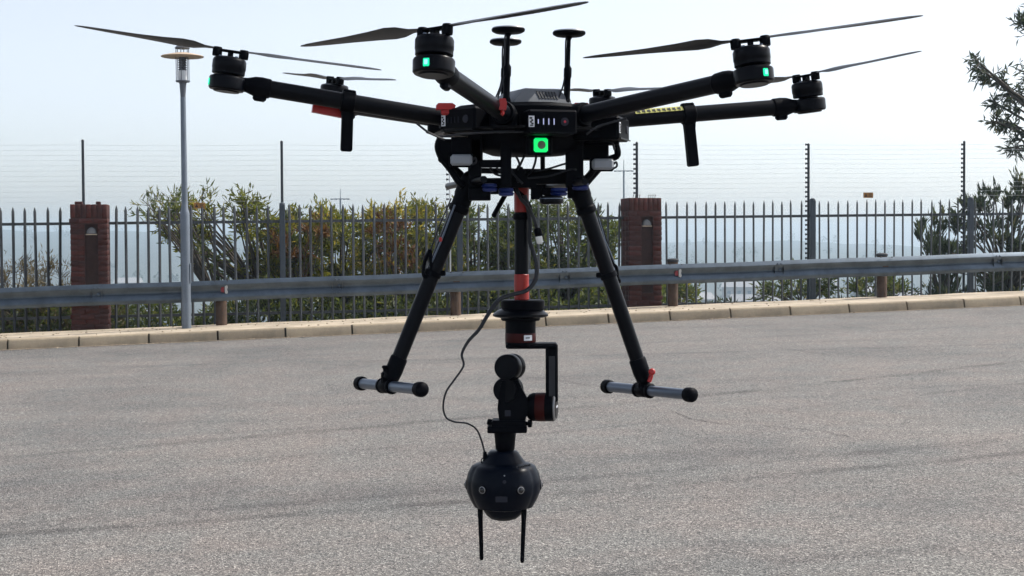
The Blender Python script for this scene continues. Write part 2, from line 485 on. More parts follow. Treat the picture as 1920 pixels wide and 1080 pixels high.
# kerb of one-metre stones, its gutter and the concrete verge behind it
s0 = s_of(147.7, PK, 640)
kerb_root = empty('kerb', sp(0, PK + 0.08, road_z(0, PK)), None, None)
kerb_root['kind'] = 'structure'
KH = 0.150
stone = MB()
prof = [(-0.080, -0.30), (-0.080, 0.0), (-0.046, 0.118), (-0.036, 0.138), (-0.018, KH - 0.002), (0.005, KH), (0.075, KH), (0.075, -0.30)]
n = len(prof); hl = 0.486
stone.poly([Vector((a, y, z)) for a in (-hl, hl) for y, z in prof],
           [tuple(range(n)), tuple(range(2 * n - 1, n - 1, -1))] + [(i, i + n, (i + 1) % n + n, (i + 1) % n) for i in range(n)])
stone_me = stone.mesh('kerb_stone', M['kerb'], sharp=50)
tilt = math.atan(SLOPE)
for i in range(-19, 30):
    s = s0 + i + 0.5
    o = inst('kerb_stone', stone_me, kerb_root, sp(s, PK + 0.075 + random.uniform(-.005, .005), road_z(s, PK) + random.uniform(-.004, .004)))
    o.rotation_mode = 'XYZ'
    o.rotation_euler = (0, -tilt + random.uniform(-.004, .004), TH + random.uniform(-.003, .003))
m = MB(); m.box(sp(5, PK + 0.075, road_z(5, PK) - 0.10), (48.5, 0.13, 0.2), (  # bedding mortar seen in the joints
    Vector((CT * math.cos(tilt), ST * math.cos(tilt), math.sin(tilt))), NV, Vector((-CT * math.sin(tilt), -ST * math.sin(tilt), math.cos(tilt)))))
m.build('joint_bed', M['crack'], kerb_root)
m = MB(); m.poly([sp(s, p, road_z(s, p) + 0.006) for s in (-26, 36) for p in (PK - 0.085, PK + 0.004)], [(0, 2, 3, 1)])
tag(m.build('gutter', M['gutter']), kind='structure')
PV = 24.10
def verge_z(s, p): return road_z(s, PK) + KH + 0.012 * (p - PK - .15)
m = MB()
n1 = 100
for i in range(n1 + 1):
    s = -26 + 62 * i / n1
    e = PV + 0.06 * math.sin(s * 3.1) + 0.05 * math.sin(s * 7.7 + 1)
    for p, z in ((PK + 0.153, -0.006), (PK + 0.7, 0.0), (e, 0.0), (e + 0.10, -0.35)):
        m.v.append(sp(s, p, verge_z(s, p) + z))
for i in range(n1):
    for k in range(3): m.f.append((i * 4 + k, i * 4 + 4 + k, i * 4 + 5 + k, i * 4 + 1 + k))
tag(m.build('verge', M['verge']), kind='structure')
# grit along the gutter and leaf litter on the verge
m = MB(); rr = random.Random(5)
for i in range(900):
    if i < 620:
        s = rr.uniform(-9, 10); p = PK - abs(rr.gauss(0, 0.045)) - 0.004; z = road_z(s, p) + 0.008
    else:
        s = rr.uniform(-9, 10); p = rr.uniform(PK + .2, PV - .05); z = verge_z(s, p) + 0.005
    q = rr.uniform(0.006, 0.02)
    m.box(sp(s, p, z), (q * rr.uniform(1, 2.2), q, q * .6), frame((rr.uniform(-.3, .3), rr.uniform(-.3, .3), 1), (rr.uniform(-1, 1), rr.uniform(-1, 1), 0)))
tag(m.build('loose_grit', M['pebble']), 'pale loose grit and leaf litter along the kerb and verge', 'grit', kind='stuff')

# land: falls away behind the fence to a broad valley with low hills far off
def hills(az, r):
    k = math.degrees(az)
    h = 5.0 + 5 * math.sin(k * .21 + 1.0) + 4 * math.sin(k * .57 + 2.0) + 1.6 * math.sin(k * 1.9) + .8 * math.sin(k * 4.3 + 1)
    return 0.5 * (h + max(-12, min(24, -k * 1.55)))
def land_z(x, y):
    v = Vector((x, y, 0)); p = v.dot(NV); s = v.dot(SV)
    ss_ = max(-60, min(60, s))
    r = v.length; az = math.atan2(x, y)
    base = road_z(ss_, min(p, PK)) - 0.32
    if p <= PV: return base - (0 if r < 60 else min(25, (r - 60) * .03))
    d = p - PV
    z = verge_z(ss_, PV) - 0.22 - 0.10 * min(d, 4) - 0.28 * max(0, min(d - 4, 30)) - 0.16 * max(0, min(d - 34, 110))
    z += 0.10 * math.sin(s * 1.7) * min(1, d)
    if r > 400:
        t = min(1, (r - 400) / 1200.0); t = t * t * (3 - 2 * t)
        z += t * (hills(az, r) + EYE - z) if r <= 1600 else (hills(az, r) + EYE - z) - (r - 1600) * 0.02
    if 150 < r < 1500: z += 1.6 * math.sin(x * .013 + y * .007) * math.sin(y * .011 - x * .004) * min(1, (r - 150) / 300)
    return z
rad = [0.0, 8, 16, 20] + [20 + .5 * i for i in range(1, 30)] + [35 * (2050 / 35) ** (i / 75) for i in range(1, 76)]
az_ = [R(-180 + a) for a in range(0, 120, 6)] + [R(-60 + a * .6) for a in range(0, 200)] + [R(60 + a) for a in range(0, 120, 6)]
m = MB()
for r_ in rad:
    for a in az_:
        x, y = r_ * math.sin(a), r_ * math.cos(a)
        m.v.append(Vector((x, y, land_z(x, y))))
na = len(az_)
for j in range(len(rad) - 1):
    for i in range(na):
        k = (i + 1) % na
        m.f.append((j * na + i, j * na + k, j * na + na + k, j * na + na + i))
tag(m.build('ground', M['terrain'], sharp=180), kind='structure')

# ================================================================== FENCE, PILLARS, RAIL
PF = 24.75
fA, fB = on(4, 388, PF), on(1800, 373, PF)
def fence_top(s):
    return fA.z + (s - fA.dot(SV)) * (fB.z - fA.z) / (fB.dot(SV) - fA.dot(SV))
BAR_H = 1.98
bar = MB()
sec = [(-.018, -.012), (.004, -.015), (.023, .010), (.020, .014), (.004, -.006), (-.014, -.006)]   # angled steel pale, one flank turned to the right
for z_, k_ in ((0, 1), (BAR_H - .075, 1), (BAR_H - .004, .22)):
    bar.v += [Vector((x_ * k_ + .0015 * (1 - k_), y_ * k_, z_)) for x_, y_ in sec]
bar.f = [(r_ * 6 + i, r_ * 6 + (i + 1) % 6, r_ * 6 + 6 + (i + 1) % 6, r_ * 6 + 6 + i) for r_ in range(2) for i in range(6)] + [tuple(range(5, -1, -1)), tuple(range(12, 18))]
bar_me = bar.mesh('bar', M['fence'], sharp=20)
PITCHB = 0.17355
sb0 = s_of(4, PF)
pillars = [(167.5, 382.5), (1210.5, 370.5)]
posts_px = [530, 862, 1523, 1819]
edges = [('pillar', s_of(167.5, PF)), ('post', s_of(530, PF)), ('post', s_of(862, PF)), ('pillar', s_of(1210.5, PF)), ('post', s_of(1523, PF)), ('post', s_of(1819, PF))]
half = {'pillar': 0.285, 'post': 0.045, 'end': 0.0}
bounds = [('end', s_of(-1150, PF))] + edges + [('end', s_of(2900, PF))]
plabels = ['grey spiked steel fence panel at the left edge, before the left pillar',
           'grey spiked steel fence panel behind the lamp post, right of the left brick pillar',
           'grey spiked steel fence panel before the thick hedge, left of the landing leg',
           'grey spiked steel fence panel behind the hanging pole, left of the right brick pillar',
           'grey spiked steel fence panel with open hazy view, just right of the right brick pillar',
           'grey spiked steel fence panel below the small orange plate on the wires',
           'grey spiked steel fence panel at the far right edge before the dark bush']
k = -14
for i in range(len(bounds) - 1):
    (ka, sa), (kb, sb) = bounds[i], bounds[i + 1]
    a, b = sa + half[ka], sb - half[kb]
    mid = (a + b) / 2
    root = empty('palisade_fence', sp(mid, PF, fence_top(mid) - BAR_H), plabels[i], 'fence', 'panels of the spiked steel fence')
    for dz in (-0.275, -1.775):
        q = MB()
        za, zb = fence_top(a) + dz, fence_top(b) + dz
        A, B = sp(a, PF + 0.035, za), sp(b, PF + 0.035, zb)
        d = (B - A).normalized(); up = d.cross(NV) * -1
        q.box((A + B) / 2, ((B - A).length, 0.03, 0.045), (d, NV, -up if up.z < 0 else up))
        q.build('rail', M['fence'], root)
    k = math.ceil((a + 0.03 - sb0) / PITCHB)
    while sb0 + k * PITCHB < b - 0.03:
        s = sb0 + k * PITCHB
        o = inst('bar', bar_me, root, sp(s, PF, fence_top(s) - BAR_H + random.uniform(-.012, .012)), TH * .4 + random.uniform(-.05, .05))
        o.rotation_euler.x, o.rotation_euler.y = random.gauss(0, .005), random.gauss(0, .006)
        k += 1
post_lab = {530: 'dark square steel fence post standing between the lamp post and the hedge',
            862: 'dark square steel fence post partly hidden by the left landing leg',
            1523: 'dark square steel fence post between the right pillar and the orange plate',
            1819: 'dark square steel fence post beside the dark bush at the right edge'}
for px in posts_px:
    s = s_of(px, PF); zt = fence_top(s) - 0.0
    q = MB(); q.box(sp(s, PF - 0.01, zt - 1.05), (0.092, 0.092, 2.1), ALONG, 0.008)
    q.lathe(sp(s, PF - 0.01, zt), (0, 0, 1), [(0.05, 0), (0.046, .018), (0.03, .032), (.006, .038)], 12)
    tag(q.build('fence_post', M['fpost']), post_lab[px], 'fence post', 'fence posts')

# brick pillars
def brick_mesh(l, w, h):
    q = MB(); q.box((0, 0, 0), (l, w, h), None, 0.007); return q.mesh('brick', M['brick'], sharp=60)
BL, BW, BH, J = 0.212, 0.100, 0.072, 0.012
me_st, me_half, me_sol = brick_mesh(BL, BW, BH), brick_mesh(0.148, BW, BH), brick_mesh(BH, BW, 0.215)
PW = 0.570
def pillar(px, ytop, label, deco):
    P0 = PF - 0.06
    s = s_of(px, P0 - PW / 2); top = on(px, ytop, P0 - PW / 2).z
    c = sp(s, P0, 0)
    foot = verge_z(s, PF) - 0.35
    root = empty('brick_pillar', (c.x, c.y, foot), label, 'brick pillar', 'brick gate pillars in the fence line')
    def loc(a, b, z): return c + SV * a + NV * b + Vector((0, 0, z))
    q = MB(); h = top - foot
    q.box(loc(0, 0.04, foot + (h - .012) / 2), (PW - 0.012, PW - 0.092, h - 0.012), ALONG)
    nx0, nx1 = -0.065, 0.135                   # niche in the front face
    z0n, z1n = top - 1.63, top - 0.315
    for (a, b) in ((-PW / 2 + .006, nx0), (nx1, PW / 2 - .006)):
        q.box(loc((a + b) / 2, -PW / 2 + 0.046, foot + (h - .012) / 2), (b - a, 0.08, h - 0.012), ALONG)
    q.box(loc((nx0 + nx1) / 2, -PW / 2 + 0.046, (z1n + top - .012) / 2), (nx1 - nx0, 0.08, top - .012 - z1n), ALONG)
    q.box(loc((nx0 + nx1) / 2, -PW / 2 + 0.046, (z0n + foot) / 2), (nx1 - nx0, 0.08, z0n - foot), ALONG)
    q.build('mortar_core', M['mortar'], root)
    r = random.Random(int(px))
    def put(me, a, b, z, rz):
        inst('brick', me, root, loc(a, b, z) + Vector((r.uniform(-.003, .003), r.uniform(-.003, .003), 0)), TH + rz + r.uniform(-.008, .008))
    e = PW / 2 - BW / 2
    # soldier course on top, then plain courses down to the ground
    z = top - 0.1075
    nsol = 7
    for i in range(nsol):
        t = -PW / 2 + (i + .5) * PW / nsol
        put(me_sol, t, -e, z, 0); put(me_sol, t, e, z, 0)
        if 0 < i < nsol - 1:
            put(me_sol, -e, t, z, math.pi / 2); put(me_sol, e, t, z, math.pi / 2)
    z = top - 0.215 - J - BH / 2; row = 0
    while z > foot:
        innic = z0n - BH / 2 < z < z1n + BH / 2
        if innic:
            put(me_st, -PW / 2 + BL / 2, -e, z, 0)
            put(me_half, PW / 2 - 0.074, -e, z, 0)
        else:
            if row % 2: fr = ((me_st, -PW / 2 + BL / 2), (me_st, -PW / 2 + BL * 1.5 + J), (me_half, PW / 2 - .06))
            else: fr = ((me_half, -PW / 2 + .06), (me_st, PW / 2 - BL * 1.5 - J), (me_st, PW / 2 - BL / 2))
            for me_, t in fr: put(me_, t, -e, z, 0)
        for sgn in (-1, 1):
            put(me_st, sgn * e, -PW / 2 + BW + J + BL / 2, z, math.pi / 2)
            put(me_half, sgn * e, PW / 2 - BW - .075, z, math.pi / 2)
        put(me_st, -PW / 4 + .0, e, z, 0); put(me_st, PW / 4 - .0, e, z, 0)
        z -= BH + J; row += 1
    q = MB(); q.box(loc((nx0 + nx1) / 2, -PW / 2 + 0.085, (z0n + z1n) / 2), (nx1 - nx0 - .004, 0.02, z1n - z0n - .004), ALONG)
    q.build('niche_panel', M['niche'], root)
    q = MB(); q.box(loc((nx0 + nx1) / 2, -PW / 2 + 0.03, z0n + .012), (nx1 - nx0 - .006, 0.085, 0.024), ALONG, .004)
    q.build('sill', M['mortar'], root)
    # half-round bulkhead lamp at the head of the niche
    lc = loc((nx0 + nx1) / 2, -PW / 2 + 0.07, z1n - 0.155)
    q = MB(); pr = [(0.082 * math.cos(t), 0.115 * math.sin(t)) for t in [math.pi * i / 14 for i in range(15)]]
    q.prism(pr, lc, (SV, NV, Vector((0, 0, 1))), 0.045)
    lamp = q.build('bulkhead_lamp', M['dark'], root)
    q = MB(); rows = []
    for j in range(7):
        f = j / 6
        for i in range(15):
            t = math.pi * i / 14; k_ = math.cos(f * math.pi / 2)
            rows.append(lc + SV * (.072 * math.cos(t) * k_) + Vector((0, 0, .01 + .095 * math.sin(t) * k_)) - NV * (.023 + .035 * math.sin(f * math.pi / 2)))
    q.poly(rows, [(j * 15 + i, j * 15 + i + 1, j * 15 + i + 16, j * 15 + i + 15) for j in range(6) for i in range(14)])
    q.build('lamp_glass', M['lampglass'], lamp)
    q = MB(); q.box(lc - NV * .03 + Vector((0, 0, -.006)), (0.17, 0.06, 0.016), ALONG, .003); q.build('lamp_rim', M['lampcap'], lamp)
    if deco == 'bricks':
        for a, l in ((-0.16, me_half), (0.14, me_sol)):
            q = MB(); q.box(loc(a, -.15, top + .022), (0.12 if a < 0 else .075, .09, .05), ALONG, .01); q.build('loose_brick', M['brick'], root)
    else:
        for a0 in (-.14, .13):
            for i in range(4):
                q = MB(); a = a0 - .055 + i * .037
                q.cyl(loc(a, -.2, top - .004), loc(a + .012, -.2, top + .052), .005, .004, 6)
                q.lathe(loc(a + .012, -.2, top + .044), (0, 0, 1), [(.007, 0), (.012, .006), (.007, .014)], 8)
                q.build('pillar_spike', M['dark'], root)
    return root
pillar(167.5, 383, 'red brick fence pillar left of the lamp post with a half-round wall lamp', 'bricks')
pillar(1210.5, 371, 'red brick fence pillar right of the drone with small spikes along its top', 'spikes')

# crash barrier
PG = 23.72
g0, g1 = on(0, 540, PG), on(1920, 472.5, PG)
def rail_top(s): return g0.z + (s - g0.dot(SV)) * (g1.z - g0.z) / (g1.dot(SV) - g0.dot(SV))
gr = empty('guardrail', sp(0, PG + .15, verge_z(0, PG)), 'galvanised corrugated steel crash barrier on timber posts along the verge', 'guardrail')
WP = [(0.070, 0.0), (0.060, 0.005), (0.006, -0.052), (0.0, -0.062), (0.004, -0.080), (0.042, -0.118), (0.056, -0.145), (0.056, -0.165), (0.036, -0.188), (0.006, -0.232), (0.0, -0.258), (0.006, -0.280), (0.030, -0.316), (0.050, -0.310)]
wood_px = [-990, -500, -22, 414, 857, 1268, 1663, 2030, 2400, 2760]
joints = [s_of(x, PG) for x in (-1250, -780, -290, 190, 642, 1068, 1470, 1880, 2250, 2620, 2980)]
for i in range(len(joints) - 1):
    q = MB(); a, b = joints[i] - .16, joints[i + 1]
    off = 0.0 if i % 2 else 0.004
    n2 = len(WP); back = [(y + .004, z - (.003 if 0 < j < n2 - 1 else 0)) for j, (y, z) in enumerate(WP)]
    full = WP + back[::-1]; nn = len(full); N = 6
    for jj in range(N + 1):
        s = a + (b - a) * jj / N
        for y, z in full: q.v.append(sp(s, PG + y + off, rail_top(s) - .006 + z + 0.004 * math.sin(s * 2.1)))
    for jj in range(N):
        for t in range(nn):
            u = (t + 1) % nn
            q.f.append((jj * nn + t, jj * nn + u, jj * nn + nn + u, jj * nn + nn + t))
    q.f.append(tuple(range(nn))); q.f.append(tuple(range(N * nn + nn - 1, N * nn - 1, -1)))
    bm_ = q.build('beam', M['galv'], gr, sharp=40)
    for dy, dz in ((0.0, -.055), (0.0, -.262)):
        for ds in (-.11, -.05):
            q = MB(); c = sp(joints[i + 1] + ds, PG + off, rail_top(joints[i + 1]) + dz)
            q.lathe(c + NV * .004, -NV, [(.017, 0), (.016, .006), (.009, .011)], 8); q.build('bolt', M['galv'], bm_)
    q = MB(); sm = joints[i + 1] - .05
    q.lathe(sp(sm, PG + .044, rail_top(sm) - .155), -NV + Vector((.3, 0, .2)), [(.028, 0), (.026, .008), (.012, .016)], 10)
    q.build('splice_bolt', M['galv'], bm_)
for x in wood_px:
    s = s_of(x, PG); zt = rail_top(s) + (0.075 if x == 1268 else 0.045 if x == 1663 else -0.03)
    q = MB(); zb = verge_z(s, PG) - .3
    q.lathe(sp(s, PG + 0.20, zb), (0, 0, 1), [(0.088, 0), (0.086, zt - zb - .02), (0.074, zt - zb)], 16)
    pst = q.build('timber_post', M['wood'], gr)
    if x in (1268, 1663):
        q = MB(); q.lathe(sp(s, PG + 0.20, zt - .02), (0, 0, 1), [(0.098, -.015), (0.10, .02), (0.07, .036), (.01, .04)], 16); q.build('post_cap', M['dark'], pst)
    q = MB(); q.box(sp(s, PG + .095, rail_top(s) - .155), (0.12, 0.07, 0.28), ALONG, .008); q.build('spacer_block', M['wood'], pst)
    for ds in (-.10, .10):
        q = MB(); q.lathe(sp(s + ds, PG + .02, rail_top(s) - .012), (0, -.4, 1), [(.012, 0), (.012, .014), (.004, .018)], 8)
        q.build('bolt_head', M['dark'], pst)
for x in (420, 1272):
    s = s_of(x, PG); zc = rail_top(s) - .150
    q = MB(); q.prism([(-.034, -.038), (.010, -.042), (.010, .042), (-.034, .038), (-.046, 0)], sp(s - .01, PG + .035, zc), ALONG, .05)
    rf = q.build('reflector', M['red_refl'], gr)
    q = MB(); q.prism([(.0, -.055), (.034, -.068), (.046, -.040), (.034, 0), (.046, .040), (.034, .068), (0, .055)], sp(s + .01, PG + .022, zc), ALONG, .04)
    q.build('white_half', M['white_refl'], rf)

# lamp post on the verge
PL = 23.50
base = on(350, 616, PL); s = base.dot(SV); base = sp(s, PL, verge_z(s, PL) - .004)
def lz(y): return on(346, y, PL).z
lp = empty('lamp_post', base, 'tall slim grey lamp post with a wide flat shade standing on the verge', 'lamp post')
X0 = Vector((base.x, base.y, 0))
def pz(z): return X0 + Vector((-.004 * (z - base.z), 0, z))
q = MB(); hb = lz(397)
q.lathe(base, (-.004, 0, 1), [(.071, 0), (.071, hb - base.z - .06), (.066, hb - base.z), (.050, hb - base.z + .05), (.047, hb - base.z + .2), (.041, lz(182) - base.z)], 20)
q.build('pole', M['pole'], lp)
q = MB(); q.box(base + Vector((.072, -.01, (lz(512) - base.z))), (.012, .05, .3), None, .004); q.build('access_flap', M['pole'], lp)
q = MB(); z = lz(182)
q.lathe(pz(z), (0, 0, 1), [(.036, -.02), (.038, .0), (.052, lz(158) - z), (.058, lz(155) - z), (.105, lz(154) - z), (.110, lz(151.5) - z), (.05, lz(151) - z)], 24)
q.build('lamp_base', M['lampmetal'], lp)
q = MB(); z = lz(151); q.lathe(pz(z), (0, 0, 1), [(.060, 0), (.066, .01), (.066, lz(133) - z), (.05, lz(132) - z)], 20); q.build('diffuser', M['opal'], lp)
for i in range(6):
    z = lz(131.5 - i * 4.2); q = MB(); q.lathe(pz(z), (0, 0, 1), [(.062, 0), (.068, .004), (.055, .024), (.05, .026)], 20)
    q.build('louvre', M['lampmetal'], lp)
q = MB(); z = lz(107.5)
q.lathe(pz(z), (0, 0, 1), [(.06, -.0), (.318, .004), (.326, .012), (.312, .022), (.2, .048), (.10, .068), (.06, .07)], 36); q.build('shade', M['lampcap'], lp)
for i in range(6):
    t = R(30 + 60 * i); off = Vector((math.cos(t), math.sin(t), 0)) * .1
    q = MB(); q.cyl(pz(lz(153)) + off, pz(lz(89)) + off, .006, None, 6); q.build('stay_rod', M['lampmetal'], lp)
q = MB(); z = lz(90)
q.lathe(pz(z), (0, 0, 1), [(.108, -.012), (.115, 0), (.085, .03), (.035, .05), (.01, .052)], 20); q.build('cap', M['lampmetal'], lp)

# electric fence above: poles with insulators, wires, warning plates
PE = 24.93
e_px = [(155, 265, 381), (528, 267, 606), (843, 268, 600), (1194, 269, 372), (1516, 272, 562), (1808, 267, 545)]
wire_y = [276 + 9.6 * i for i in range(12)]
wA, wB = on(0, 272, PE), on(1900, 271, PE)
def wire_z(s, i):
    t0 = wA.z + (s - wA.dot(SV)) * (wB.z - wA.z) / (wB.dot(SV) - wA.dot(SV))
    return t0 - 0.083 * i
e_lab = ['slim dark electric fence pole rising from the left brick pillar', 'slim dark electric fence pole beside the lamp post, reaching down past the spikes',
         'electric fence pole half hidden behind the left landing leg', 'dark electric fence pole with insulators rising from the right brick pillar',
         'dark electric fence pole studded with insulators, just left of the drooping antenna fin side post', 'dark electric fence pole studded with insulators next to the right-hand bush']
e_lab[4] = 'dark electric fence pole studded with insulators, midway between right pillar and orange plate'
ins = MB(); ins.lathe((0, 0, 0), (-SV.x, -SV.y, .0), [(.008, 0), (.018, .008), (.011, .020), (.022, .030), (.022, .038), (.008, .046)], 10)
ins_me = ins.mesh('insulator', M['insul'])
for (px, y0, y1), lab in zip(e_px, e_lab):
    top = on(px, y0, PE); bot = on(px, y1, PE)
    s = top.dot(SV)
    bot = Vector((top.x, top.y, bot.z - .02))
    root = empty('electric_fence_pole', bot, lab, 'fence pole', 'poles of the electric fence')
    hidden = px == 843
    q = MB(); q.cyl(bot, top, .012 if hidden else .024, .012 if hidden else .022, 10)
    if not hidden: q.lathe(top, (0, 0, 1), [(.024, 0), (.026, .01), (.012, .03)], 10)
    q.build('pole', M['wire'] if hidden else M['edark'], root)
    nI = 0 if px in (155, 528) else 12 if px == 1194 else 26 if px in (1516, 1808) else 12
    for i in range(nI):
        z = wire_z(s, i)
        if z < bot.z + .05: break
        inst('insulator', ins_me, root, sp(s - .02, PE - .012, z))
ords = ['topmost', 'second', 'third', 'fourth', 'fifth', 'sixth', 'seventh', 'eighth', 'ninth', 'tenth', 'eleventh', 'twelfth']
for i in range(12):
    q = MB(); path = []
    ends = [s_of(-1150, PE)] + [s_of(e[0], PE) for e in e_px] + [s_of(2900, PE)]
    for a, b in zip(ends[:-1], ends[1:]):
        for j in range(5):
            t = j / 5; s = a + (b - a) * t
            path.append(sp(s - .06, PE - .014, wire_z(s, i) - 0.014 * 4 * t * (1 - t)))
    path.append(sp(ends[-1], PE - .014, wire_z(ends[-1], i)))
    q.tube(path, .0016, 5)
    tag(q.build('electric_fence_wire', M['wire']), ('topmost thin wire of the electric fence above the spikes' if i == 0 else ords[i] + ' thin electric fence wire counted from the top'), 'wire', 'electric fence wires')
for px, y0, y1, lab in ((1628, 361, 371, 'small orange warning plate hung on the fence wires at right'), (374, 380, 391, 'small orange warning plate on the fence beside the lamp post')):
    a, b = on(px - 10.5, y0, PE - .05), on(px + 10.5, y1, PE - .05); c = (a + b) / 2
    root = empty('warning_sign', (c.x, c.y, b.z), lab, 'warning sign', 'orange warning plates')
    q = MB(); q.box(c, (.185, .006, .095), ALONG, .002); q.build('plate', M['sign'], root)
    q = MB(); q.prism([(-.028, -.03), (.028, -.03), (0, .03)], c - NV * .0045 + SV * -.045, ALONG, .002); q.build('triangle', M['sign_mark'], root)
    q = MB()
    for j in range(3): q.box(c - NV * .0045 + SV * .035 + Vector((0, 0, .022 - j * .022)), (.07 - .015 * (j % 2), .002, .009), ALONG)
    q.build('print_line', M['sign_mark'], root)
    q = MB()
    for d in (-.07, .07): q.tube([c + SV * d + Vector((0, 0, .045)) + NV * .004, c + SV * d + Vector((0, 0, .06)) + NV * .03, c + SV * d + Vector((0, 0, .035)) + NV * .045], .003, 6)
    q.build('hanger', M['wire'], root)

# ================================================================== PLANTS
def leaves(pos, dirs, L, W, tint, material, name, parent, fold=0.25):
    """many small pointed leaves, each a folded diamond of its own"""
    n = len(pos)
    d = dirs / np.linalg.norm(dirs, axis=1)[:, None]
    r = rng.normal(size=(n, 3))
    sd = np.cross(d, r); sd /= np.linalg.norm(sd, axis=1)[:, None] + 1e-9
    nn = np.cross(d, sd)
    L = L[:, None]; W = W[:, None]
    a = pos; b = pos + d * L * .45 + sd * W * .5 + nn * W * fold; c = pos + d * L - nn * L * .12; e = pos + d * L * .45 - sd * W * .5 + nn * W * fold
    v = np.stack([a, b, c, e], 1).reshape(-1, 3)
    org = np.array(world_org(parent)) if parent else np.zeros(3)
    v = v - org
    me = bpy.data.meshes.new(name)
    me.vertices.add(4 * n); me.vertices.foreach_set('co', v.ravel().astype(np.float32))
    idx = np.arange(n) * 4
    tri = np.stack([idx, idx + 1, idx + 2, idx, idx + 2, idx + 3], 1).reshape(-1)
    me.loops.add(6 * n); me.loops.foreach_set('vertex_index', tri.astype(np.int32))
    me.polygons.add(2 * n); me.polygons.foreach_set('loop_start', (np.arange(2 * n) * 3).astype(np.int32))
    me.update(); me.validate()
    at_ = me.attributes.new('tint', 'FLOAT', 'POINT')
    at_.data.foreach_set('value', np.repeat(tint, 4).astype(np.float32))
    me.materials.append(material)
    o = bpy.data.objects.new(name, me); scene.collection.objects.link(o)
    if parent: o.parent = parent
    return o

def plant(name, label, cat, base, clumps, nleaf, L, W, material, up=0.3, out=0.9, rnd=0.7, stem_r=0.05, group=None, twigs=5, tint_mu=0.4, sub_mat=None, extra_stems=0):
    """tapered trunk and limbs that reach every clump; twigs in the clump carry the leaves"""
    base = Vector(base)
    root = empty(name, base, label, cat, group)
    q = MB(); P = []; D = []; T = []
    cc = np.array([c[0] for c in clumps]); cen = Vector(cc.mean(0))
    fork = base + (cen - base) * 0.22 + Vector((0, 0, .05))
    q.tube(spline([base - Vector((0, 0, .15)), base + (fork - base) * .5 + Vector((.03, 0, 0)), fork], 4), stem_r, 8, stem_r * .7)
    for (c, r) in clumps:
        c = Vector(c)
        mid = fork + (c - fork) * .5 + Vector((random.uniform(-.12, .12), random.uniform(-.12, .12), random.uniform(.0, .25))) * (c - fork).length * .4
        q.tube(spline([fork, mid, c], 5), stem_r * .5, 6, stem_r * .14)
        tp = min(1, max(0, random.gauss(tint_mu, .16)))
        for t in range(twigs):
            th = random.uniform(0, 2 * math.pi); zz = random.uniform(-.75, 1)
            d = Vector((math.cos(th) * math.sqrt(max(0, 1 - zz * zz)), math.sin(th) * math.sqrt(max(0, 1 - zz * zz)), zz)) + Vector((0, 0, up)) + (c - cen).normalized() * .5
            d.normalize()
            e = c + d * r * random.uniform(.7, 1.25)
            q.tube([c, c + (e - c) * .55 + Vector((0, 0, .04 * r)), e], stem_r * .12, 4, stem_r * .04)
            n = max(3, int(nleaf / twigs))
            f = rng.uniform(.1, 1.05, n)
            pos = np.array(c)[None] + np.array(e - c)[None] * f[:, None] + rng.normal(size=(n, 3)) * r * .09
            dr = np.array(d)[None] * out + rng.normal(size=(n, 3)) * rnd + np.array([0, 0, up])[None]
            P.append(pos); D.append(dr); T.append(np.clip(rng.normal(tp, .18, n), 0, 1))
    q.build('trunk', M['bark'], root)
    P, D, T = np.concatenate(P), np.concatenate(D), np.concatenate(T)
    n = len(P)
    leaves(P, D, L * rng.uniform(.65, 1.25, n), W * rng.uniform(.7, 1.25, n), T, material, 'crown', root)
    return root
def land_at(px, p):
    d = on(px, 560, p); return Vector((d.x, d.y, land_z(d.x, d.y)))
def pix_clumps(poly, n, p0, p1, r0, r1, seed):
    """clump centres scattered inside a patch of the view, over a real range of depths"""
    rr_ = random.Random(seed); xs = [a for a, b in poly]; ys = [b for a, b in poly]; out = []
    while len(out) < n:
        x, y = rr_.uniform(min(xs), max(xs)), rr_.uniform(min(ys), max(ys))
        ins_ = False; j = len(poly) - 1
        for i in range(len(poly)):
            (xi, yi), (xj, yj) = poly[i], poly[j]
            if (yi > y) != (yj > y) and x < (xj - xi) * (y - yi) / (yj - yi) + xi: ins_ = not ins_
            j = i
        if ins_: out.append((on(x, y, rr_.uniform(p0, p1)), rr_.uniform(r0, r1)))
    return out
# feathery tree behind the lamp post
plant('feathery_tree', 'feathery olive-green tree with bare lower branches behind the lamp post', 'tree', land_at(520, 27.2),
      pix_clumps([(285, 400), (330, 382), (420, 385), (520, 400), (560, 440), (560, 560), (470, 540), (400, 500), (330, 520), (290, 500), (340, 455)], 46, 26.2, 28.4, .20, .44, 3),
      84, .145, .034, M['leafA'], up=.1, stem_r=.075, twigs=6, tint_mu=.40)
plant('feathery_tree', 'thin wispy sprays of leaves rising above the spikes left of the lamp post', 'tree', land_at(440, 26.6),
      pix_clumps([(262, 395), (300, 374), (350, 372), (405, 378), (450, 392), (400, 405), (300, 412)], 17, 26.0, 27.5, .2, .34, 5), 26, .15, .026, M['leafB'], up=.5, stem_r=.05, twigs=5)
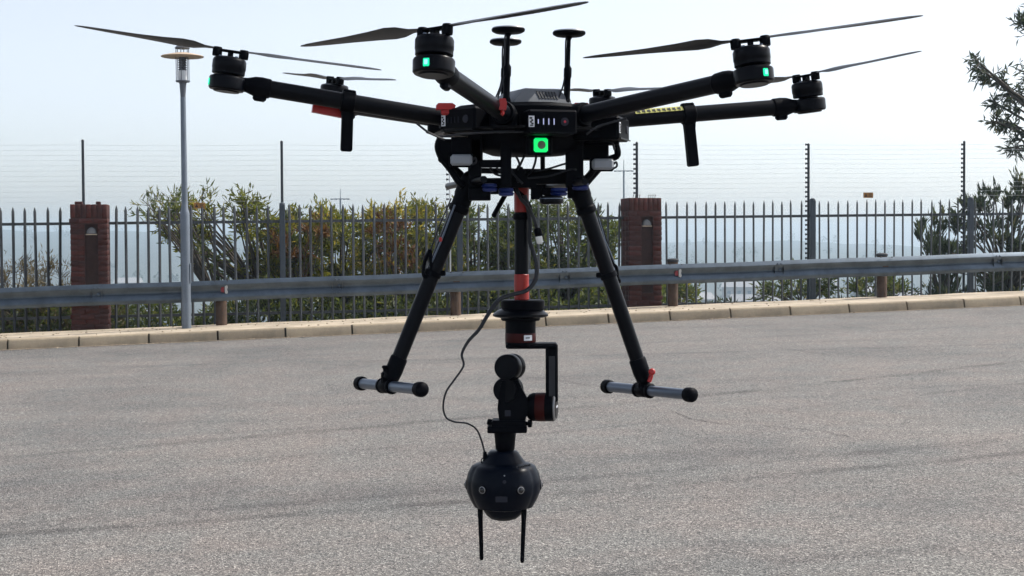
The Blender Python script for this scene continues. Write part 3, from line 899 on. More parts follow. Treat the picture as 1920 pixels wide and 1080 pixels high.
# hedge of big shrubs in the middle
cols = [(555, 395, 90), (640, 392, 95), (725, 388, 90), (810, 382, 90), (895, 388, 90), (980, 386, 90), (1060, 384, 95), (1120, 392, 70)]
hl_ = ['bushy olive shrub behind the dark fence post near the lamp', 'bushy shrub below the far mast, yellow-green leaves', 'bushy yellowing shrub with russet patches left of the landing leg',
       'tall bushy green shrub directly behind the left landing leg', 'dense dark shrub between landing leg and hanging pole', 'dense dark shrub directly behind the red and black hanging pole',
       'dense green shrub behind the right landing leg', 'narrow green shrub just left of the right brick pillar']
for i, ((x, yt, w), lab) in enumerate(zip(cols, hl_)):
    poly = [(x - w * .62, yt + 60), (x - w * .35, yt + 18), (x, yt + 12), (x + w * .35, yt + 20), (x + w * .6, yt + 55), (x + w * .6, 585), (x - w * .6, 585)]
    if x == 1120: poly = [(x - 40, yt + 60), (x - 10, yt + 15), (x + 25, yt + 30), (x + 40, 450), (x + 48, 575), (x - 40, 575)]
    plant('hedge_shrub', lab, 'shrub', land_at(x, 27.0 + .5 * (i % 2)), pix_clumps(poly, 48 if x != 1120 else 24, 25.9, 28.2, .20, .46, 20 + i),
          116, .125, .034, M['leafA'] if i < 4 else M['leafB'], up=.25, stem_r=.06, group='shrubs of the hedge behind the fence', twigs=6, tint_mu=(.50, .55, .62, .48, .34, .32, .35, .4)[i])
for (x, y, w, h, lab, sd) in ((738, 450, 40, 38, 'russet autumn bush inside the hedge left of the landing leg', 61), (565, 470, 40, 70, 'rust-tinged low bush behind the fence right of the lamp', 62)):
    poly = [(x - w, y - h), (x + w, y - h), (x + w, y + h), (x - w, y + h)]
    plant('russet_bush', lab, 'bush', land_at(x, 25.75), pix_clumps(poly, 11, 25.5, 25.95, .15, .26, sd), 45, .13, .034, M['leafR'], stem_r=.03, twigs=5)
# right-hand bush with upright narrow leaves, and the tree leaning in above it
plant('upright_bush', 'dark bush with upright narrow leaves at the right edge behind the fence', 'bush', land_at(1880, 27.4),
      pix_clumps([(1785, 420), (1800, 385), (1850, 360), (1905, 345), (1990, 340), (2060, 400), (2060, 590), (1790, 580), (1760, 500)], 72, 26.2, 29, .22, .38, 9),
      62, .19, .042, M['leafC'], up=.8, out=.7, rnd=.5, stem_r=.07, twigs=6, tint_mu=.35)
plant('upright_bush', 'smaller dark bush of spiky sprays just left of the right-hand bush', 'bush', land_at(1765, 26.8),
      pix_clumps([(1712, 470), (1735, 425), (1770, 430), (1795, 420), (1805, 560), (1740, 575), (1735, 500)], 26, 25.9, 27.4, .18, .30, 10),
      52, .20, .032, M['leafC'], up=1.0, out=.7, rnd=.4, stem_r=.04, twigs=6, tint_mu=.42)
plant('leaning_tree', 'tree with drooping leafy branches entering from the upper right', 'tree', land_at(2260, 29.5),
      [(on(x, y, p), r_) for x, y, p, r_ in ((1836, 118, 28.8, .22), (1845, 135, 28.9, .26), (1858, 142, 29.0, .24), (1880, 150, 29.2, .26), (1896, 172, 29.3, .36), (1915, 178, 29.4, .42), (1912, 205, 29.3, .40), (1905, 235, 29.2, .34), (1890, 228, 29.1, .30), (1915, 262, 29.2, .32), (1905, 275, 29.0, .22), (1870, 195, 29.3, .22), (1868, 228, 29.0, .20), (1918, 45, 29.4, .22), (1925, 30, 29.6, .30), (1935, 60, 29.5, .30), (1930, 140, 29.8, .4), (1940, 190, 29.2, .45), (1960, 230, 29.4, .5), (1990, 160, 29.6, .5), (2030, 90, 29.6, .6), (2080, 200, 29.4, .6), (2140, 120, 29.8, .7), (2200, 60, 29.5, .7), (2240, 200, 30, .7), (2300, 130, 30, .7))],
      66, .18, .042, M['leafC'], up=-.15, rnd=.7, stem_r=.14, twigs=7, tint_mu=.40)
# left: dry wispy scrub, and low plants all along the foot of the fence
for x, w, yt, lab, sd in ((25, 45, 500, 'wispy dry shrub at the left edge behind the fence', 31), (95, 38, 505, 'wispy half-dry shrub just left of the left brick pillar', 32)):
    plant('dry_shrub', lab, 'shrub', land_at(x, 26), pix_clumps([(x - w, 600), (x - w * .8, yt + 20), (x, yt), (x + w * .8, yt + 15), (x + w, 600)], 34, 25.3, 26.8, .22, .42, sd),
          16, .10, .02, M['leafD'], up=.6, stem_r=.03, twigs=7, tint_mu=.35)
def undergrowth(name, label, pxa, pxb, n, hmin, hmax, L, W, material, p0, p1, tint=.4, seed=0):
    r_ = np.random.default_rng(seed)
    px = r_.uniform(pxa, pxb, n); p = r_.uniform(p0, p1, n)
    env = .72 + .28 * np.sin(px * .045 + seed) * np.sin(px * .017 + 1.3 + seed)
    pos = []
    for x, q_ in zip(px, p):
        d = on(float(x), 560, float(q_)); pos.append((d.x, d.y, land_z(d.x, d.y)))
    pos = np.array(pos); pos[:, 2] += (hmin + (hmax - hmin) * r_.uniform(0, 1, n) ** .8 * env)
    dr = r_.normal(size=(n, 3)) * .7 + np.array([0, 0, .7])[None]
    o = leaves(pos, dr, L * r_.uniform(.6, 1.4, n), W * r_.uniform(.6, 1.4, n), np.clip(r_.normal(tint, .2, n), 0, 1), material, name, None)
    return tag(o, label, 'undergrowth', kind='stuff')
undergrowth('undergrowth', 'green undergrowth of small leaves along the foot of the fence', -900, 1250, 25000, 0, .95, .12, .04, M['leafB'], 24.95, 26.6, .42, 1)
undergrowth('dry_grass', 'dry yellowish grass behind the fence at the left', -900, 235, 15000, 0, 1.15, .17, .016, M['leafD'], 25.0, 27.2, .4, 2)
undergrowth('low_scrub', 'dark low scrub behind the fence at the right', 1255, 2800, 9000, -.1, .34, .12, .036, M['leafC'], 25.6, 27.6, .4, 3)
for x0, x1, lab, sd in ((1440, 1570, 'low dark shrub seen under the crash barrier right of the fence post', 41), (1590, 1700, 'low dark shrub seen under the crash barrier below the orange plate', 42), (1245, 1300, 'small leafy shrub at the foot of the right brick pillar', 43)):
    plant('low_shrub', lab, 'shrub', land_at((x0 + x1) / 2, 28.5), pix_clumps([(x0, 560), (x0 + 15, 536), ((x0 + x1) / 2, 520), (x1 - 15, 530), (x1, 560)], 22, 28.0, 29.6, .22, .36, sd), 60, .13, .036, M['leafB'], stem_r=.04, twigs=5, tint_mu=.45)

# ================================================================== FAR VALLEY: houses, trees, masts
hrng = random.Random(77)
hs = 0
for x, r_ in ((1300, 520), (1345, 430), (1390, 640), (1420, 500), (1470, 420), (1330, 760), (1545, 690), (1580, 480), (1640, 610), (1690, 540), (240, 700), (290, 520), (60, 620), (1450, 820)):
    d = ray(x, 500); q_ = Vector((d.x, d.y, 0)).normalized() * r_
    z = land_z(q_.x, q_.y) - .3
    root = empty('house', (q_.x, q_.y, z), 'tiny pale hazy house far down in the valley behind the fence', 'house', 'far houses in the valley')
    a = hrng.uniform(-.5, .5); X = Vector((math.cos(a), math.sin(a), 0)); Y = Vector((-math.sin(a), math.cos(a), 0)); Z = Vector((0, 0, 1))
    w, dd, h = hrng.uniform(10, 17), hrng.uniform(8, 10), hrng.uniform(3.0, 4.6)
    b = MB(); b.box((q_.x, q_.y, z + h / 2), (w, dd, h), (X, Y, Z)); b.build('wall', M['wall'], root)
    b = MB(); b.prism([(-dd * .6, 0), (dd * .6, 0), (0, 2.2)], Vector((q_.x, q_.y, z + h + .02)), (Y, X, Z), w * 1.08); b.build('roof', M['roof'], root)
    for k in range(3):
        b = MB(); b.box(Vector((q_.x, q_.y, z + h * .5)) + X * (w * (k - 1) * .3) - Y * (dd / 2 + .02), (1.5, .08, 1.3), (X, Y, Z)); b.build('window', M['window'], root)
P = []; 
for i in range(700):
    a = R(hrng.uniform(-24, 24)); r_ = 90 * (1500 / 90) ** hrng.uniform(0, 1)
    x, y = r_ * math.sin(a), r_ * math.cos(a)
    z = land_z(x, y); R0 = hrng.uniform(1.6, 3.4) * (1 if r_ > 200 else .6) * (1 if r_ < 700 else r_ / 700)
    n = 55
    u = rng.normal(size=(n, 3)); u /= np.linalg.norm(u, axis=1)[:, None]
    P.append(np.array([x, y, z + R0 * .8])[None] + u * R0 * rng.uniform(.4, 1, (n, 1)))
P = np.concatenate(P); n = len(P)
tag(leaves(P, rng.normal(size=(n, 3)), rng.uniform(.9, 1.9, n), rng.uniform(.6, 1.1, n), np.clip(rng.normal(.4, .2, n), 0, 1), M['farleaf'], 'valley_woodland', None), 'hazy scattered woodland far down in the valley', 'woodland', kind='stuff')
for px, ytop, ybar, w, lab in ((638, 354, 373, 34, 'thin far light mast above the hedge left of the drone'), (1169.5, 300, 320.5, 34, 'thin far light mast just left of the right brick pillar')):
    Yd = 170.0
    t, c = at(px, ytop, Yd), at(px, ybar, Yd)
    zb = land_z(t.x, t.y)
    root = empty('light_mast', (t.x, t.y, zb), lab, 'light mast', 'far light masts')
    b = MB(); b.cyl((t.x, t.y, zb - .2), (t.x, t.y, c.z), .16, .10, 10); b.cyl((t.x, t.y, c.z), t, .05, .03, 8); b.build('mast', M['pole'], root)
    hw = w / 2 * Yd / FOCAL
    b = MB(); b.box(c, (2 * hw, .12, .10)); b.build('crossbar', M['pole'], root)
    for sg in (-1, -.5, .5, 1):
        b = MB(); b.box(c + Vector((sg * hw * .92, -.1, -.02)), (.3, .35, .14), None, .03); b.build('floodlight', M['pole'], root)

# ================================================================== DRONE
YD = 2.884
C0 = at(985, 228, YD)                                     # middle of the body, at arm height
YAW = R(13.44)
UZ = Vector((0, 0, 1))
def rot(a): return Vector((math.cos(a), math.sin(a), 0))
dr = empty('hexacopter_drone', at(985, 300, YD), 'black six-rotor drone hovering in front of the fence, landing legs spread', 'drone')
def seg_axes(d, up=UZ):                                   # X along d, Z up
    X = Vector(d).normalized(); Y = up.cross(X).normalized(); return X, Y, X.cross(Y)

# body
q = MB(); N6 = [rot(YAW + R(60 * i + 20 * k)) for i in range(6) for k in (-1, 1)]
def hexring(c, r, z): return [c + d * r + UZ * z for d in N6]
def loft(rings, cap=True):
    b = MB(); n_ = len(rings[0]); o = []
    for r_ in rings: o += r_
    f = [(k * n_ + i, k * n_ + (i + 1) % n_, k * n_ + n_ + (i + 1) % n_, k * n_ + n_ + i) for k in range(len(rings) - 1) for i in range(n_)]
    if cap: f += [tuple(range(n_ - 1, -1, -1)), tuple(range((len(rings) - 1) * n_, len(rings) * n_))]
    return b.poly(o, f)
PX = YD / FOCAL                                           # metres per photo pixel at the body
CB = at(985, 226, YD)
loft([hexring(CB, .150, -.022), hexring(CB, .152, .016), hexring(CB, .146, .022)]).build('center_frame', M['blk'], dr)
loft([hexring(CB, .178, -.0262), hexring(CB, .180, -.0225)]).build('lower_plate', M['carbon'], dr)
loft([hexring(CB, .118, .0225), hexring(CB, .118, .0255)]).build('upper_plate', M['carbon'], dr)
sh = at(990, 252, YD - .02)
q = MB(); q.lathe(sh, -UZ, [(.108, 0), (.104, .018), (.092, .032), (.07, .040), (.03, .042)], 32); q.build('lower_shell', M['blk'], dr)
# canopy: a low six-sided cover with vents in its front slope
cc_ = at(995, 201, YD - .01)
fx = rot(YAW + R(10)); fy = rot(YAW + R(100))
def rect(c, x0, x1, y0, y1, z): return [c + fx * a + fy * b + UZ * z for a, b in ((x0, y0), (x1, y0), (x1, y1), (x0, y1))]
q = loft([rect(cc_, -.064, .056, -.068, .075, 0), rect(cc_, -.062, .054, -.066, .072, .006), rect(cc_, -.038, .036, -.056, .05, .0285), rect(cc_, -.034, .032, -.052, .046, .0305)])
can = q.build('canopy', M['grey'], dr)
for i in range(7):
    a = -.013 + i * .0060
    z0, z1 = .0105, .0245
    y0 = -.066 + (z0 - .006) * (.010 / .0225); y1 = -.066 + (z1 - .006) * (.010 / .0225)
    A = cc_ + fx * (a + .004) + fy * (y0 - .0006) + UZ * z0; B = cc_ + fx * (a - .0005) + fy * (y1 - .0006) + UZ * z1
    X, Y, Z = seg_axes(B - A, fx); q = MB(); q.box((A + B) / 2, ((B - A).length, .0028, .0020), (X, fx, X.cross(fx))); q.build('vent_slot', M['ink'], can)

# batteries, one between each pair of arms
def battery(az, face_px, lit):
    d = rot(YAW + R(az)); t = UZ.cross(d)
    c = CB + d * .138 + UZ * -.001 if face_px is None else face_px
    q = MB(); q.box(c, (.092, .094, .044), (t, d, UZ), .004)
    b = q.build('battery', M['blk'], dr)
    fc = c + d * .0475
    q = MB(); q.box(fc - t * -.0 + t * -.040, (.0105, .0012, .020), (t, d, UZ)); lb = q.build('sticker', M['label'], b)
    q = MB()
    for k_, (a, z, w, h) in enumerate(((-.0415, .006, .005, .003), (-.039, .002, .0035, .0035), (-.0415, -.001, .0035, .003), (-.0385, -.004, .004, .003), (-.040, -.0072, .006, .002))):
        q.box(fc + t * a + UZ * z + d * .0008, (w, .0010, h), (t, d, UZ))
    q.build('sticker_print', M['ink'], b)
    if lit:
        for k_ in range(4):
            q = MB(); q.box(fc + t * (-.0275 + k_ * .0098), (.0016, .0012, .011 if k_ else .008), (t, d, UZ)); q.build('charge_light', M['led'] if lit == 2 else M['plate_grey'], b)
    q = MB(); q.lathe(fc + t * .022 - d * .001, d, [(.0075, 0), (.0075, .0018), (.006, .0022)], 16); bt = q.build('power_button', M['plate_grey'], b)
    if lit == 2:
        q = MB(); q.lathe(fc + t * .022 + d * .001, d, [(.0022, 0), (.0022, .0006)], 10); q.build('button_light', M['ledred'], b)
    q = MB(); q.box(c + d * .049 - UZ * .0195, (.086, .002, .0025), (t, d, UZ)); q.build('latch_lip', M['carbon'], b)
    return b
bc = lambda px, py, Y, az: at(px, py, Y) - rot(YAW + R(az)) * .0475
battery(-90, bc(1037, 228, 2.70, -90), 2)
battery(-150, bc(858, 224, 2.765, -150), 1)
battery(-30, bc(1171, 242, 2.82, -30), 0)
for az in (30, 90, 150): battery(az, None, 0)

# green status light under the front battery
c = at(1014, 272, 2.752); d = rot(YAW + R(-90)); t = UZ.cross(d)
q = MB(); q.box(c, (.026, .010, .026), (t, d, UZ), .003); sl = q.build('status_light', M['green'], dr)
q = MB(); q.lathe(c + d * .004, d, [(.0075, 0), (.0075, .0022), (.006, .0028)], 20); q.build('button', M['lens_button'], sl)
q = MB(); q.box(c - d * .012, (.05, .016, .036), (t, d, UZ), .004); q.build('light_housing', M['blk'], sl)

# arms, motors, propellers
motors = [  # pixel of the motor's middle, depth, root pixel, blade tips
    dict(px=428, py=138, Y=2.753, az=180, led=R(200), spin=(192, 12), fin=1),
    dict(px=814, py=103, Y=2.341, az=240, led=R(-108), spin=(146, 326)),
    dict(px=1411, py=122, Y=2.473, az=300, led=R(-62), spin=(170, 350)),
    dict(px=1515, py=180, Y=3.016, az=0, led=None, spin=(309, 129), fin=2),
    dict(px=1130, py=205, Y=3.427, az=60, led=None, spin=(298, 118)),
    dict(px=626, py=183, Y=3.296, az=120, led=None, spin=(123, 303)),
]
def blade_mesh(hub, dirv, axis):
    X = (dirv - axis * dirv.dot(axis)).normalized(); Y = axis.cross(X)
    b = MB(); st = [(0.018, .014, 4), (.035, .017, 10), (.055, .030, 19), (.075, .036, 17), (.11, .032, 12), (.16, .026, 8), (.21, .021, 6), (.245, .016, 4), (.262, .009, 3), (.2667, .003, 3)]
    rings = []
    for r_, ch, tw in st:
        tw = R(tw); c_ = hub + X * r_ + axis * (.002 + .05 * r_ * r_)
        u = Y * math.cos(tw) + axis * math.sin(tw); w = axis * math.cos(tw) - Y * math.sin(tw)
        th = .0028 * min(1, ch / .02) + .0004
        rings.append([c_ - u * (ch * .42), c_ - u * (ch * .1) + w * th, c_ + u * (ch * .3) + w * th * .7, c_ + u * (ch * .58), c_ + u * (ch * .3) - w * th * .4, c_ - u * (ch * .1) - w * th * .4])
    n_ = 6; o = sum(rings, [])
    f = [(k * n_ + i, k * n_ + (i + 1) % n_, k * n_ + n_ + (i + 1) % n_, k * n_ + n_ + i) for k in range(len(rings) - 1) for i in range(n_)]
    f += [tuple(range(n_ - 1, -1, -1)), tuple(range((len(rings) - 1) * n_, len(rings) * n_))]
    return b.poly(o, f)
for md in motors:
    c = at(md['px'], md['py'], md['Y'])
    rad_ = Vector((c.x - C0.x, c.y - C0.y, 0)).normalized()
    ax = (UZ - rad_ * .125).normalized()
    tv = UZ.cross(rad_)
    # motor: lower mount, gap, turning bell, hub
    q = MB(); q.lathe(c, ax, [(.011, -.034), (.023, -.034), (.025, -.0315), (.0305, -.031), (.0330, -.028), (.0334, -.010), (.0318, -.007), (.027, -.005), (.019, -.004), (.019, .0)], 36)
    mt = q.build('motor', M['motor'], dr)
    q = MB(); q.lathe(c, ax, [(.019, -.0025), (.0285, -.0020), (.0300, -.0005), (.0300, .007), (.0308, .0085), (.0308, .0225), (.0300, .0242), (.0288, .0268), (.019, .030), (.009, .031)], 36); q.build('bell', M['motor'], mt)
    for k_ in range(4):
        q = MB(); a = rot(R(45 + 90 * k_)); q.lathe(c + (a - ax * a.dot(ax)) * .021, ax, [(.003, .026), (.003, .0308)], 8)
        q.build('screw', M['silver'], mt)
    if md['led'] is not None:
        a = rot(md['led']); a = (a - ax * a.dot(ax)).normalized(); u = ax.cross(a)
        q = MB(); q.box(c + a * .0325 - ax * .019, (.0105, .0035, .0135), (u, a, ax), .0015); q.build('motor_light', M['teal'], mt)
        q = MB(); q.box(c + a * .0345 - ax * .019, (.0055, .0012, .0075), (u, a, ax), .0005); q.build('light_core', M['core'], mt)
    # arm: tube, sleeve below the motor, root clamp
    e = c - ax * .022 - rad_ * .046
    root_pt = C0 + rad_ * .135 + UZ * .001
    X, Y, Z = seg_axes(e - root_pt)
    q = MB(); q.cyl(root_pt, e, .0158, None, 24); arm = q.build('arm', M['carbon'], dr)
    q = MB(); q.lathe(e - X * .034, X, [(.0165, 0), (.0180, .002), (.0190, .018), (.0180, .030), (.0135, .044), (.012, .060)], 24)
    q.box(e - X * .016 - Z * .019, (.025, .014, .014), (X, Y, Z), .004); q.build('end_sleeve', M['blk'], arm)
    q = MB(); q.box(e + X * .034 - Z * .0, (.04, .030, .020), (X, Y, Z), .006); q.build('motor_bracket', M['blk'], arm)
    q = MB(); q.lathe(root_pt - X * .004, X, [(.021, 0), (.0225, .004), (.0225, .03), (.021, .034)], 24); q.build('root_collar', M['blk'], arm)
    q = MB(); q.box(root_pt + X * -.002 - Z * .012, (.05, .05, .036), (X, Y, Z), .006); q.build('hinge_block', M['blk'], arm)
    md.update(arm=arm, e=e, root=root_pt, X=X, Yv=Y, Z=Z)
    # propeller: clamp bridge and two blades
    hub = c + ax * .041
    q = MB(); b0 = rot(R(md['spin'][0])); b0 = (b0 - ax * b0.dot(ax)).normalized(); b1 = ax.cross(b0)
    q.box(hub, (.058, .016, .004), (b0, b1, ax), .0015); q.box(hub - ax * .0065, (.010, .014, .010), (b0, b1, ax), .001)
    for sg in (-1, 1):
        q.lathe(hub + b0 * (.024 * sg) - ax * .0115, ax, [(.0085, 0), (.009, .003), (.009, .013), (.0075, .0165)], 14)
    prop = q.build('propeller', M['blk'], dr)
    for a_ in md['spin']:
        dv = rot(R(a_)); blade_mesh(hub + (dv - ax * dv.dot(ax)).normalized() * .012, dv, ax).build('blade', M['blade'], prop, sharp=50)
# hanging antenna fins and the red and yellow markings on the two side arms
A_, D_ = motors[0], motors[3]
def on_arm(md, px):                                        # the point of the arm seen at that column
    best = min((abs((lambda v: 960 + FOCAL * v.x / v.y)(md['root'] + (md['e'] - md['root']) * t) - px), t) for t in [i / 200 for i in range(201)])
    return md['root'] + (md['e'] - md['root']) * best[1]
for md, px, tip in ((A_, 655, (649, 284)), (D_, 1291, (1300, 312))):
    c = on_arm(md, px); X, Y, Z = md['X'], md['Yv'], md['Z']
    q = MB(); q.lathe(c - X * .013, X, [(.0185, 0), (.0200, .002), (.0200, .024), (.0185, .026)], 20); q.box(c + Z * .0175, (.024, .018, .010), (X, Y, Z), .002)
    an = q.build('antenna_clamp', M['blk'], dr)
    tp = at(*tip, c.y); q = MB(); dd = (tp - c); L_ = dd.length; zz = dd.normalized(); xx = (X - zz * X.dot(zz)).normalized(); yy = zz.cross(xx)
    q.prism([(-.0115, .010), (.0135, .010), (.0105, .03), (.0105, L_ - .003), (.0075, L_), (-.0085, L_), (-.0110, L_ - .003), (-.0105, .03)], c, (xx, yy, zz), .012)
    q.build('antenna_fin', M['blk'], an)
c = on_arm(A_, 625); X, Y, Z = A_['X'], A_['Yv'], A_['Z']
q = MB(); q.prism([(-.036, -.010), (.030, -.012), (.030, .012), (-.020, .013), (-.034, .004)], at(620, 206, c.y + .03), (X * -1, Y, UZ), .02); q.build('red_arm_clip', M['red'], dr)
ca, cb = on_arm(D_, 1190), on_arm(D_, 1279); Z = D_['Z']; Y = D_['Yv']; X = D_['X']
q = MB(); nseg = 10
for k_ in range(nseg + 1):
    a = R(-62 + 124 * k_ / nseg); w = Z * math.cos(a) + Y * math.sin(a)
    q.v += [ca + w * .0174, cb + w * .0174]
q.f = [(2 * i, 2 * i + 1, 2 * i + 3, 2 * i + 2) for i in range(nseg)]
tape = q.build('yellow_tape', M['yellow'], dr)
r_ = random.Random(3); q = MB()
for i in range(9):
    p0 = ca + (cb - ca) * ((i + .6) / 9.6); a = R(42 if D_['Yv'].y < 0 else -42); w = Z * math.cos(a) + Y * math.sin(a); u = X.cross(w)
    q.box(p0 + w * .0176, (.0045, .0055, .0006), (X, u, w)); q.box(p0 + X * .003 + w * .0176 + u * .001, (.0015, .008, .0006), (X, u, w))
q.build('tape_lettering', M['ink'], tape)
# red arm locks
for px, py, Y_, w, h in ((836, 200, 2.79, .036, .012), (942, 196, 2.66, .014, .020), (1090, 201, 2.80, .032, .015)):
    c = at(px, py, Y_); q = MB()
    q.prism([(-w / 2, -h / 2), (w * .42, -h / 2), (w / 2, h * .15), (w * .32, h / 2), (-w * .40, h / 2), (-w / 2, h * .2)], c, (rot(YAW * .5), UZ.cross(rot(YAW * .5)), UZ), .02)
    q.box(c - UZ * (h / 2 + .004), (w * .5, .014, .012), None, .003)
    q.build('arm_lock', M['red'], dr)

# three satellite antennas on masts
for px, ytop, ybot, Y_, wpx in ((953, 57, 200, 2.80, 63), (948, 79, 198, 3.02, 60), (1067, 63, 202, 2.84, 62)):
    r0 = wpx / 2 * Y_ / FOCAL; t_ = at(px, ytop, Y_); b_ = at(px - (4 if px < 1000 else 5), ybot, Y_)
    q = MB(); dd = (t_ - b_); L_ = dd.length
    q.lathe(b_, dd, [(.0085, 0), (.0085, .012), (.0062, .018), (.0062, .055), (.0075, .058), (.0075, .074), (.0042, .08), (.0038, L_ - .012), (.007, L_ - .006), (.012, L_ - .004)], 16)
    g = q.build('satellite_antenna', M['blk'], dr)
    q = MB(); q.lathe(t_, UZ, [(.008, -.006), (r0 * .8, -.005), (r0 * .97, -.002), (r0, .001), (r0 * .98, .003)], 32); q.build('antenna_disc', M['blk'], g)
    q = MB(); q.lathe(t_, UZ, [(r0 * .975, .0031), (r0 * .93, .0052), (r0 * .6, .0068), (r0 * .1, .0072)], 32); q.build('antenna_cover', M['whitebox'], g)
    q = MB(); off = Vector((-.006, -.004, 0))
    q.tube(spline([t_ - UZ * .006 + off * .8, t_ - UZ * .02 + off * 1.1, b_ + dd * .5 + off * .8, b_ + dd * .30 + off * 1.3, b_ + dd * .12 + off * 2.6, b_ + off * 2.8], 5), .0016, 6); q.build('antenna_lead', M['ink'], g)

# undercarriage: hanging frame, brackets, dampers, lamps, cables
def pbox(x0, y0, x1, y1, Y_, depth, name, material=None, bev=.002, ax=None, par=None):
    a, b = at(x0, y0, Y_), at(x1, y1, Y_); cc = (a + b) / 2
    q = MB(); q.box(cc, (abs(b.x - a.x), depth, abs(b.z - a.z)), ax, bev)
    return q.build(name, material or M['blk'], par or dr)
def pbar(p0, p1, Y0, Y1, r_, name, material=None, n=10, par=None):
    q = MB(); q.cyl(at(*p0, Y0), at(*p1, Y1), r_, None, n); return q.build(name, material or M['blk'], par or dr)
fr = [('frame_plate', 877, 252, 903, 372, 2.80, .010), ('frame_plate', 938, 250, 959, 352, 2.78, .008), ('frame_plate', 1060, 262, 1094, 352, 2.84, .010), ('frame_plate', 1013, 288, 1022, 330, 2.95, .008),
      ('frame_crossbar', 898, 300, 944, 314, 2.80, .016), ('frame_crossbar', 896, 334, 962, 364, 2.84, .016), ('frame_crossbar', 985, 318, 1082, 345, 2.88, .020), ('frame_crossbar', 940, 326, 990, 340, 2.86, .03),
      ('leg_mount', 822, 262, 905, 304, 2.82, .05), ('leg_mount', 1075, 268, 1140, 300, 2.88, .05), ('rail_clamp', 878, 352, 920, 376, 2.80, .03), ('rail_clamp', 1064, 350, 1092, 372, 2.86, .03),
      ('gear_servo', 846, 258, 884, 290, 2.80, .03), ('gear_servo', 1096, 258, 1160, 272, 2.86, .04)]
for nm, x0, y0, x1, y1, Y_, dp in fr: pbox(x0, y0, x1, y1, Y_, dp, nm)
for x0, x1, y, Y_ in ((900, 1075, 320, 3.02), (905, 1085, 348, 3.02)):
    pbar((x0, y), (x1, y + 3), Y_, Y_ + .02, .006, 'frame_tube', M['carbon'])
for x, y, Y_ in ((888, 340, 2.80), (1072, 344, 2.86)):
    q = MB(); a = at(x, y, Y_); dd = rot(YAW + R(90)); q.cyl(a - dd * .09, a + dd * .25, .0065, None, 14); q.build('payload_rail', M['carbon'], dr)
for x, y, Y_, s_ in ((918, 352, 2.79, 1), (949, 360, 2.80, 1), (1048, 360, 2.82, 1.1), (1088, 349, 2.84, 1.1), (935, 350, 2.98, .9), (1062, 352, 3.0, .9)):
    q = MB(); c = at(x, y, Y_)
    q.lathe(c, UZ, [(.006, -.008), (.013 * s_, -.007), (.015 * s_, -.002), (.012 * s_, .0), (.015 * s_, .002), (.013 * s_, .007), (.006, .008)], 16); q.build('rubber_damper', M['blue'], dr)
# curved side brackets
for pts, Y_ in (([(826, 258), (821, 275), (828, 296), (845, 318), (858, 338), (868, 350)], 2.80), ([(838, 300), (852, 316), (866, 330), (872, 352)], 2.82),
                ([(1152, 262), (1158, 290), (1140, 300), (1122, 318), (1106, 336), (1094, 350)], 2.88), ([(1135, 300), (1118, 312), (1104, 330), (1092, 340)], 2.86)):
    q = MB(); q.tube(spline([at(x, y, Y_) for x, y in pts], 5), .0065, 8); q.build('side_bracket', M['blk'], dr)
for px, py, Y_ in ((865, 300, 2.775), (1130, 308, 2.83)):
    c = at(px, py, Y_); d = rot(YAW * .4 + R(-90)); t = UZ.cross(d)
    q = MB(); q.box(c, (.040, .022, .020), (t, d, UZ), .004); wb = q.build('white_module', M['whitebox'], dr)
    q = MB(); q.box(c - d * .013, (.046, .012, .026), (t, d, UZ), .003); q.build('module_bracket', M['blk'], wb)
    q = MB(); q.tube(spline([c + t * .02, c + t * .026 + UZ * .004, c + t * .027 - UZ * .004, c + t * .02 - UZ * .008], 4), .0022, 6); q.build('module_lead', M['ink'], wb)
q = MB(); c = at(1034, 374, 2.80); q.lathe(c, UZ, [(.018, -.009), (.022, -.006), (.0225, .0), (.021, .005), (.012, .008)], 28); q.build('position_sensor', M['motor'], dr)
q = MB(); c = at(1034, 374, 2.80); q.lathe(c, UZ, [(.0226, .0005), (.0228, .0015), (.0226, .0025)], 28, cap=False); q.build('sensor_ring', M['silver'], dr)
pbox(995, 348, 1018, 374, 2.84, .02, 'sensor_bracket'); pbox(1016, 352, 1040, 366, 2.83, .02, 'sensor_bracket')
pbar((948, 364), (926, 404), 2.86, 2.80, .0048, 'stub_rod')
cab = [([(948, 288), (952, 300), (958, 322), (975, 338)], 2.83), ([(958, 290), (956, 312), (966, 330), (980, 344)], 2.80), ([(985, 288), (976, 308), (968, 326), (972, 342)], 2.82), ([(1006, 288), (1003, 306), (996, 322), (985, 330)], 2.84),
       ([(966, 290), (974, 310), (962, 326), (978, 340)], 2.85), ([(930, 314), (942, 324), (955, 332), (972, 340)], 2.83), ([(918, 312), (928, 326), (944, 330)], 2.86),
       ([(1000, 322), (1030, 316), (1056, 308), (1074, 304)], 2.86), ([(990, 334), (1030, 330), (1068, 318), (1080, 318)], 2.83), ([(800, 248), (830, 256), (860, 252), (905, 249), (950, 247), (1000, 248)], 2.72),
       ([(1100, 252), (1120, 238), (1145, 230), (1175, 222)], 2.70), ([(782, 232), (800, 246), (815, 254), (834, 262)], 2.72), ([(1108, 262), (1136, 262), (1148, 268), (1152, 280)], 2.82)]
for pts, Y_ in cab:
    q = MB(); q.tube(spline([at(x, y, Y_ + random.uniform(-.01, .01)) for x, y in pts], 6), .0022, 6); q.build('cable', M['ink'], dr)
c = at(976, 332, 2.84); q = MB(); q.prism([(-.026, -.02), (.030, -.02), (.03, -.008), (.010, .0), (.004, .018), (-.006, .022), (-.012, .002), (-.026, -.006)], c, (Vector((1, 0, 0)), Vector((0, 1, 0)), UZ), .03); q.build('pole_bracket', M['blk'], dr)

